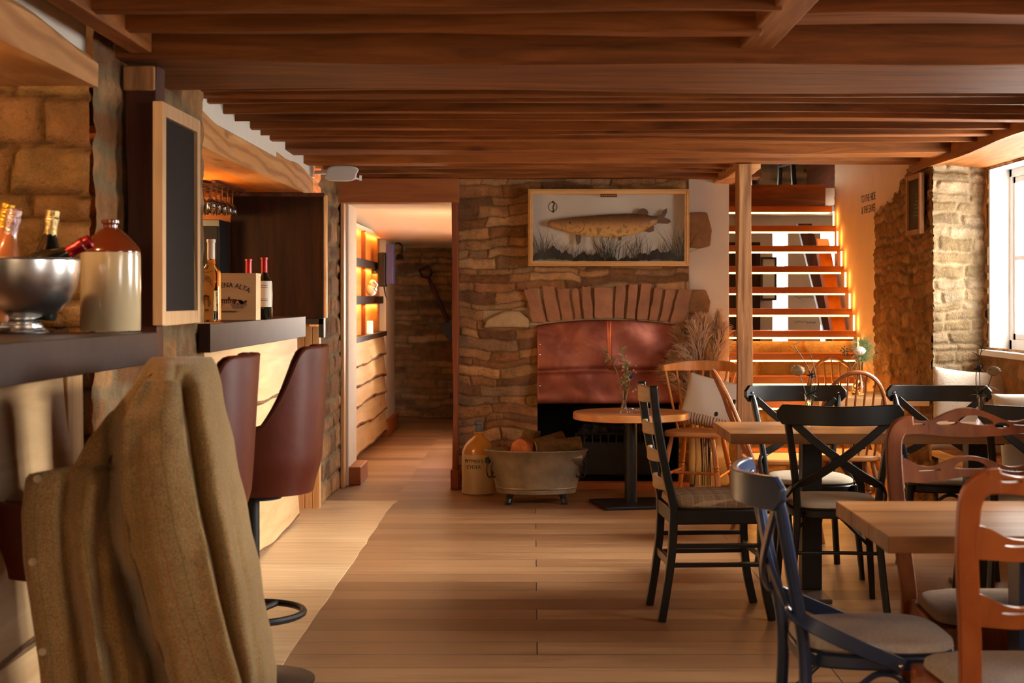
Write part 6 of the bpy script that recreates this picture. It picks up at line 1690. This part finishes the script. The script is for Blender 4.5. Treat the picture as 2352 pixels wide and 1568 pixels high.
# on the pale table
v3 = V3(XA(1974, 9.4), 9.4, ZT+0.0003)
t = thing('bottle_vase', 'clear glass bottle vase on the pale table before the stair', 'vase', v3)
MB().lathe([(0,0),(0.045,0),(0.048,0.008),(0.044,0.05),(0.024,0.10),(0.020,0.17),(0.024,0.215),(0.021,0.215),(0.016,0.17),(0.020,0.10),(0.038,0.05),(0.042,0.012),(0,0.010)], 24).build('glass_body', M['glass'], parent=t)
mth = v3 + V3(0,0,0.04)
t, pts = stem_thing('white_bloom', 'white round bloom in the bottle vase on the pale table', 'flower', mth, v3+V3(-0.005,-0.03,0.275), M['green']); rose(t, pts[-1], 0.034, M['whiteflower'], 8)
t, pts = stem_thing('fennel_spray', 'feathery pale green spray spreading from the bottle vase on the pale table', 'sprig', mth, v3+V3(0.04,0.0,0.30), M['green'])
mb = MB(); rng = random.Random(21)
for k in range(420):
    a = v3 - t.location + V3(rng.gauss(0.02,0.015), rng.gauss(0,0.015), rng.uniform(0.20, 0.33)); d = V3(rng.gauss(0.25,0.7), rng.gauss(0,0.5), rng.gauss(0.45,0.5)).normalized()
    ln = rng.uniform(0.03, 0.11); mb.tube([a, a+d*ln*0.5+V3(0,0,0.004), a+d*ln+V3(0,0,-0.012)], [0.0012,0.0009,0.0004], 3, caps=False)
mb.build('leaves', M['fennel'] if 'fennel' in M else plain('fennel_green', srgb(150,180,128), 0.7, 0, 0.2, 30, 0), parent=t)
t, pts = stem_thing('berry_sprig', 'sprig of small brown buds left of the white bloom on the pale table', 'sprig', mth, v3+V3(-0.09,0,0.26), M['green'])
mb = MB()
for k in range(26): mb.ball(pts[-1]+V3(rng.gauss(0.01,0.026), rng.gauss(0,0.02), rng.gauss(-0.01,0.03)), 0.005, 6, 4)
mb.build('buds', M['darkgreen'], parent=t)

# ================================================================== cushions
def cushion(name, label, loc, rot, w, h, th, mat, cat='cushion', group=None, stripes=False, dots=()):
    t = thing(name, label, cat, loc, 0, group); t.rotation_euler = rot
    n = 28; mb = MB()
    for s in (1, -1):
        def fn(u_, v_, s=s):
            a, b = 2*u_-1, 2*v_-1
            k = (max(0, 1-a**2)**0.5)*(max(0, 1-b**2)**0.5)
            pin = 1-0.07*(1-abs(a))*abs(b)**3*1.0
            x = a*w/2*(1-0.09*(1-a*a)*0 - 0.07*(1-b*b)*abs(a)**4*1.0 + 0.0); z = b*h/2*(1-0.07*(1-a*a)*abs(b)**4)
            y = s*th/2*k**0.75 + 0.004*math.sin(a*5+b*3)*k
            return V3(x, y, z + h/2)
        mb.grid(fn, n, n)
    o = mb.build('cover', mat, parent=t, angle=80)
    for (a, b) in dots:
        MB().ball((a*w/2, -th/2*((1-a*a)**0.5*(1-b*b)**0.5)**0.75-0.002, b*h/2+h/2), 0.014, 10, 6, (1,0.3,1.2)).build('dark_dot', M['black'], parent=t)
    return t
def stripe_mat():
    m, nt, b, N, L = nodes_of('wavy_striped_cotton'); tc_ = N.new('ShaderNodeTexCoord')
    w_ = N.new('ShaderNodeTexWave'); w_.inputs['Scale'].default_value = 16; w_.inputs['Distortion'].default_value = 4; w_.inputs['Detail'].default_value = 1; w_.bands_direction = 'X'
    L.new(tc_.outputs['Object'], w_.inputs['Vector'])
    sx_ = N.new('ShaderNodeSeparateXYZ'); L.new(tc_.outputs['Object'], sx_.inputs[0])
    lt = N.new('ShaderNodeMath'); lt.operation = 'LESS_THAN'; lt.inputs[1].default_value = 0.08; L.new(sx_.outputs['Z'], lt.inputs[0])
    st = ramp_n(nt, w_.outputs['Fac'], [(0.5, (0,0,0,1)), (0.6, (1,1,1,1))])
    ml = N.new('ShaderNodeMath'); ml.operation = 'MULTIPLY'; L.new(lt.outputs[0], ml.inputs[0]); L.new(st, ml.inputs[1])
    L.new(mix_n(nt, ml.outputs[0], srgb(216,206,192), srgb(140,112,82)), b.inputs['Base Color']); b.inputs['Roughness'].default_value = 0.95
    return m
M['stripe'] = stripe_mat()
cushion('cushion', 'cream cushion with dark dots and striped lower edge on the golden beech chair', (1.165, 10.30, 0.468), (math.radians(-16), math.radians(12), math.radians(-20)), 0.42, 0.36, 0.16, M['stripe'], dots=((0.28,-0.42),(0.72,0.2)))
cushion('cushion', 'white cushion leaning against the pale stone jamb on the window seat', (XA(2228, 8.75), 8.78, 0.455), (math.radians(-14), math.radians(4), math.radians(-6)), 0.44, 0.50, 0.16, M['linen'])
cushion('cushion', 'cream cushion with a dark tuft on the window seat, cut by the frame edge', (2.49, 7.32, 0.455), (math.radians(-12), math.radians(-5), math.radians(-10)), 0.46, 0.46, 0.16, M['stripe'], dots=((-0.55,0.55),))

# ================================================================== stair
t = thing('staircase', 'open wooden staircase with warm light strips under each tread', 'staircase', (1.95, 11.5, 0))
so = t.location
NT = 13; going, riser = 0.155, 0.164
for i in range(NT):
    y = 12.27 - going*i; z = 2.05 - riser*i      # underside front edge of the tread
    x0, x1 = 1.43, 2.405
    if z < 0.02: continue
    if y < 11.0: x1 = 2.375
    yb_ = y+0.27 if z > 1.05 else min(y+0.27, 11.395)
    tr = MB().bx(x0-so.x, x1-so.x, y-so.y, yb_-so.y, z-0.006, z+0.043).build('tread', M['tread'] if 'tread' in M else M['pine_x'], parent=t, smooth=False, bevel=0.003)
    MB().bx(x0+0.02-so.x, x1-0.02-so.x, y+0.014-so.y, y+0.026-so.y, z-0.017, z-0.006).build('led_strip', M['led'], parent=tr, smooth=False)
    if i > 0 and z > 0.9: MB().bx(x1-0.010-so.x, x1-so.x, y+0.06-so.y, y+0.07-so.y, z+0.043, z+0.043+riser-0.05).build('led_strip', M['led'], parent=tr, smooth=False)
for (x, m, wd) in ((1.425, M['blackmetal'], 0.02), (2.30, M['amberwood'], 0.10)):
    mb = MB(); p0, p1 = V3(x-so.x, 12.55-so.y, 2.08), V3(x-so.x, 10.55-so.y, 2.08-2.0*riser/going)
    mb.hexa([p1+V3(0,0,-0.10), p1+V3(wd,0,-0.10), p0+V3(wd,0,-0.10), p0+V3(0,0,-0.10), p1+V3(0,0,0.08), p1+V3(wd,0,0.08), p0+V3(wd,0,0.08), p0+V3(0,0,0.08)])
    if x > 2:
        mb = MB()
        a, b = V3(x-so.x, 12.38-so.y, 2.02-0.24*riser/going), V3(x-so.x, 11.48-so.y, 2.02-1.14*riser/going)
        mb.hexa([b+V3(0,0,-0.07), b+V3(wd,0,-0.07), a+V3(wd,0,-0.07), a+V3(0,0,-0.07), b+V3(0,0,0.07), b+V3(wd,0,0.07), a+V3(wd,0,0.07), a+V3(0,0,0.07)])
    else:
        mb = MB()
        a, b = V3(x-so.x, 12.38-so.y, 2.30-0.12*riser/going), V3(x-so.x, 11.48-so.y, 2.30-1.02*riser/going)
        mb.hexa([b+V3(0,0,-0.10), b+V3(wd,0,-0.10), a+V3(wd,0,-0.10), a+V3(0,0,-0.10), b+V3(0,0,0.10), b+V3(wd,0,0.10), a+V3(wd,0,0.10), a+V3(0,0,0.10)])
    mb.build('stringer', m, parent=t, smooth=False, bevel=0.003)
MB().bx(1.43-so.x, 2.38-so.x, 12.40-so.y, 12.44-so.y, 2.098, 2.275).build('landing_fascia', M['joist'], parent=t, smooth=False, bevel=0.004)
MB().bx(1.50-so.x, 1.56-so.x, 11.32-so.y, 11.34-so.y, 1.06, 1.11).build('junction_box', plain('grey_plastic_box', srgb(120,118,124), 0.5, 0, 0.04, 10, 0), parent=t, smooth=False, bevel=0.003)
# dark sloping beam behind the treads
mb = MB(); a, b = P(1838, 540, 13.2), P(1905, 790, 13.2)
mb.hexa([b+V3(-0.02,0,0), b+V3(0.10,0,0), b+V3(0.10,0.08,0), b+V3(-0.02,0.08,0), a+V3(-0.02,0,0.1), a+V3(0.10,0,0.1), a+V3(0.10,0.08,0.1), a+V3(-0.02,0.08,0.1)])
struct(mb.build('raking_strut', M['darkpost'], smooth=False))
# framed picture on the wall of the back room, and its dark dresser
t = thing('framed_picture', 'narrow black framed picture in the room behind the stair', 'picture', (XA(1765, 13.97), 13.97, ZA(690, 13.97)))
mb = MB(); w, h = 0.15, 0.40
mb.bx(-w/2, w/2, -0.02, 0, 0, 0.02); mb.bx(-w/2, w/2, -0.02, 0, h-0.02, h); mb.bx(-w/2, -w/2+0.02, -0.02, 0, 0.02, h-0.02); mb.bx(w/2-0.02, w/2, -0.02, 0, 0.02, h-0.02)
mb.build('frame', M['black'], parent=t, smooth=False); mb = MB(); mb.bx(-w/2+0.02, w/2-0.02, -0.012, -0.004, 0.02, h-0.02); mb.build('print', M['plaster_w'], parent=t, smooth=False)
o = MB().bx(1.45, 2.02, 13.55, 13.98, 0, 1.85).build('dark_cupboard', M['darkpanel'], smooth=False, bevel=0.006); tag(o, 'dark brown cupboard in the room behind the stair', 'cupboard')
mb = MB(); R = random.Random(6)
for z in (1.36, 1.24, 1.13, 1.02):
    x = 2.40
    pts = []
    while x < 2.60: pts.append(V3(x, 13.995, z + R.uniform(-0.012, 0.012))); x += 0.012
    mb.tube(pts, 0.0022, 4)
struct(mb.build('wall_script', M['ink']))
# dark chair standing on the landing above
dup([o for o in COL.objects if o.name == 'ladder_back_chair'][0], (1.98, 12.95, 2.252), math.radians(8), 'dark chair on the landing at the top of the stair')

# lettering painted on the stair wall
mb = MB(); xw = XR+0.012
def wl(y0, z0): return lambda x, y, h: V3(xw-0.001-h, y0 - x, z0 + y)
text_mb(mb, 'TO THE HIDE', 0.078, wl(11.06, ZA(462, 11.06)), 'CENTER'); text_mb(mb, '& THE EAVES', 0.078, wl(11.06, ZA(488, 11.06)), 'CENTER')
struct(mb.build('wall_lettering', M['ink'], smooth=False), 'black painted lettering on the stair wall')
# framed picture on the rough right wall
y0, y1 = 9.29, 9.63
t = thing('framed_picture', 'dark framed picture hung on the rough stone wall beside the stair', 'picture', (XR-0.05, (y0+y1)/2, ZA(541, 9.6)))
h = ZA(405, 9.6)-ZA(541, 9.6); w = y1-y0
mb = MB(); f_ = 0.03
mb.bx(-0.016, 0.014, -w/2, w/2, 0, f_); mb.bx(-0.016, 0.014, -w/2, w/2, h-f_, h); mb.bx(-0.016, 0.014, -w/2, -w/2+f_, f_, h-f_); mb.bx(-0.016, 0.014, w/2-f_, w/2, f_, h-f_)
mb.build('frame', M['oak_old'], parent=t, smooth=False, bevel=0.002)
pr_ = MB().bx(-0.004, 0.004, -w/2+f_, w/2-f_, f_, h-f_).build('print', plain('brown_print', srgb(70,58,48), 0.7, 0, 0.12, 12, 0, spec=0.1), parent=t, smooth=False)
mb = MB()
for k in range(7):
    ww = 0.07*(1-k/7.5); mb.bx(-0.0055, -0.004, -0.05-ww, -0.05+ww, h*0.30+k*0.022, h*0.30+k*0.022+0.010)
mb.build('tree_drawing', M['darkgreen'], parent=pr_, smooth=False)

# ================================================================== light and camera
W_ = bpy.data.worlds.new('sky'); SC.world = W_; W_.use_nodes = True
bg = W_.node_tree.nodes['Background']; bg.inputs['Color'].default_value = (1.0, 0.96, 0.89, 1); bg.inputs['Strength'].default_value = WORLD
def area(name, loc, rot, sx, sy, power, color, portal=False, spread=None):
    l = bpy.data.lights.new(name, 'AREA'); l.shape = 'RECTANGLE'; l.size = sx; l.size_y = sy; l.energy = power; l.color = color
    if portal: l.cycles.is_portal = True
    if spread: l.spread = spread
    o = bpy.data.objects.new(name, l); o.location = loc; o.rotation_euler = rot; COL.objects.link(o); return o
for k, (a, b, c, d) in enumerate((W1, W2, W3)):
    area('window_portal', (XW+0.34, (a+b)/2, (c+d)/2), (0, PI/2, 0), d-c+0.05, b-a+0.05, 1, (1,1,1), True)
sun = bpy.data.lights.new('hazy_sun', 'SUN'); sun.energy = SUN; sun.angle = math.radians(38); sun.color = (1.0, 0.95, 0.87)
o = bpy.data.objects.new('hazy_sun', sun); COL.objects.link(o)
o.rotation_euler = Vector(SUNDIR).normalized().to_track_quat('-Z', 'Y').to_euler()
def lamp(name, loc, power, color, r=0.05):
    l = bpy.data.lights.new(name, 'POINT'); l.energy = power; l.color = color; l.shadow_soft_size = r
    o = bpy.data.objects.new(name, l); o.location = loc; COL.objects.link(o); return o
AMB = (1.0, 0.55, 0.20)
lamp('bar_lamp', (-2.2, 8.2, 1.8), 26, AMB, 0.08); lamp('bar_lamp', (-2.5, 7.0, 1.7), 16, AMB, 0.08); lamp('bar_lamp', (-1.95, 8.1, 1.75), 5, AMB, 0.05)
area('passage_window_portal', (-0.40, 13.4, 1.30), (0, PI/2, 0), 1.05, 1.65, 1, (1,1,1), True)
lamp('niche_lamp', (-1.75, 3.75, 1.93), 16, (1.0, 0.62, 0.28), 0.05)
for z in (1.28, 1.60, 1.93): area('passage_shelf_light', (-1.478, 13.2, z), (0, math.radians(40), 0), 0.02, 3.2, 4.5, (1.0, 0.44, 0.09))
lamp('passage_lamp', (-0.565, 12.1, 1.35), 12, (1.0, 0.66, 0.36), 0.1)
lamp('stair_fill', (1.9, 10.35, 0.6), 9, (1.0, 0.50, 0.14), 0.06)  # added fill that spreads the orange of the stair strips onto the right wall
for x, y, z in ((-0.35, -1.0, 1.95), (2.2, 2.4, 1.95), (-1.1, 0.6, 1.95)): lamp('room_fill', (x, y, z), ROOM, (1.0, 0.70, 0.42), 0.15)  # added warm fill lights out of view, not actual fittings

cam = bpy.data.cameras.new('camera'); cam.sensor_width = 36; cam.lens = FPX/2352*36
cam.shift_x = (1176-VX)/2352; cam.shift_y = -(784-VY)/2352
cam.clip_start = 0.05; cam.dof.use_dof = True; cam.dof.focus_distance = 8.2; cam.dof.aperture_fstop = 6.0
o = bpy.data.objects.new('camera', cam); COL.objects.link(o); o.location = (0, 0, EYE); o.rotation_euler = (PI/2, 0, 0)
SC.camera = o
vs_ = SC.view_settings; vs_.view_transform = 'Standard'; vs_.look = 'None'; vs_.gamma = 1.0; vs_.use_curve_mapping = False; vs_.exposure = EXPO
SC.cycles.max_bounces = 7; SC.cycles.diffuse_bounces = 4; SC.cycles.glossy_bounces = 4; SC.cycles.transmission_bounces = 8
SC.cycles.adaptive_threshold = 0.05; SC.cycles.sample_clamp_indirect = 6.0; SC.cycles.caustics_reflective = False; SC.cycles.caustics_refractive = False
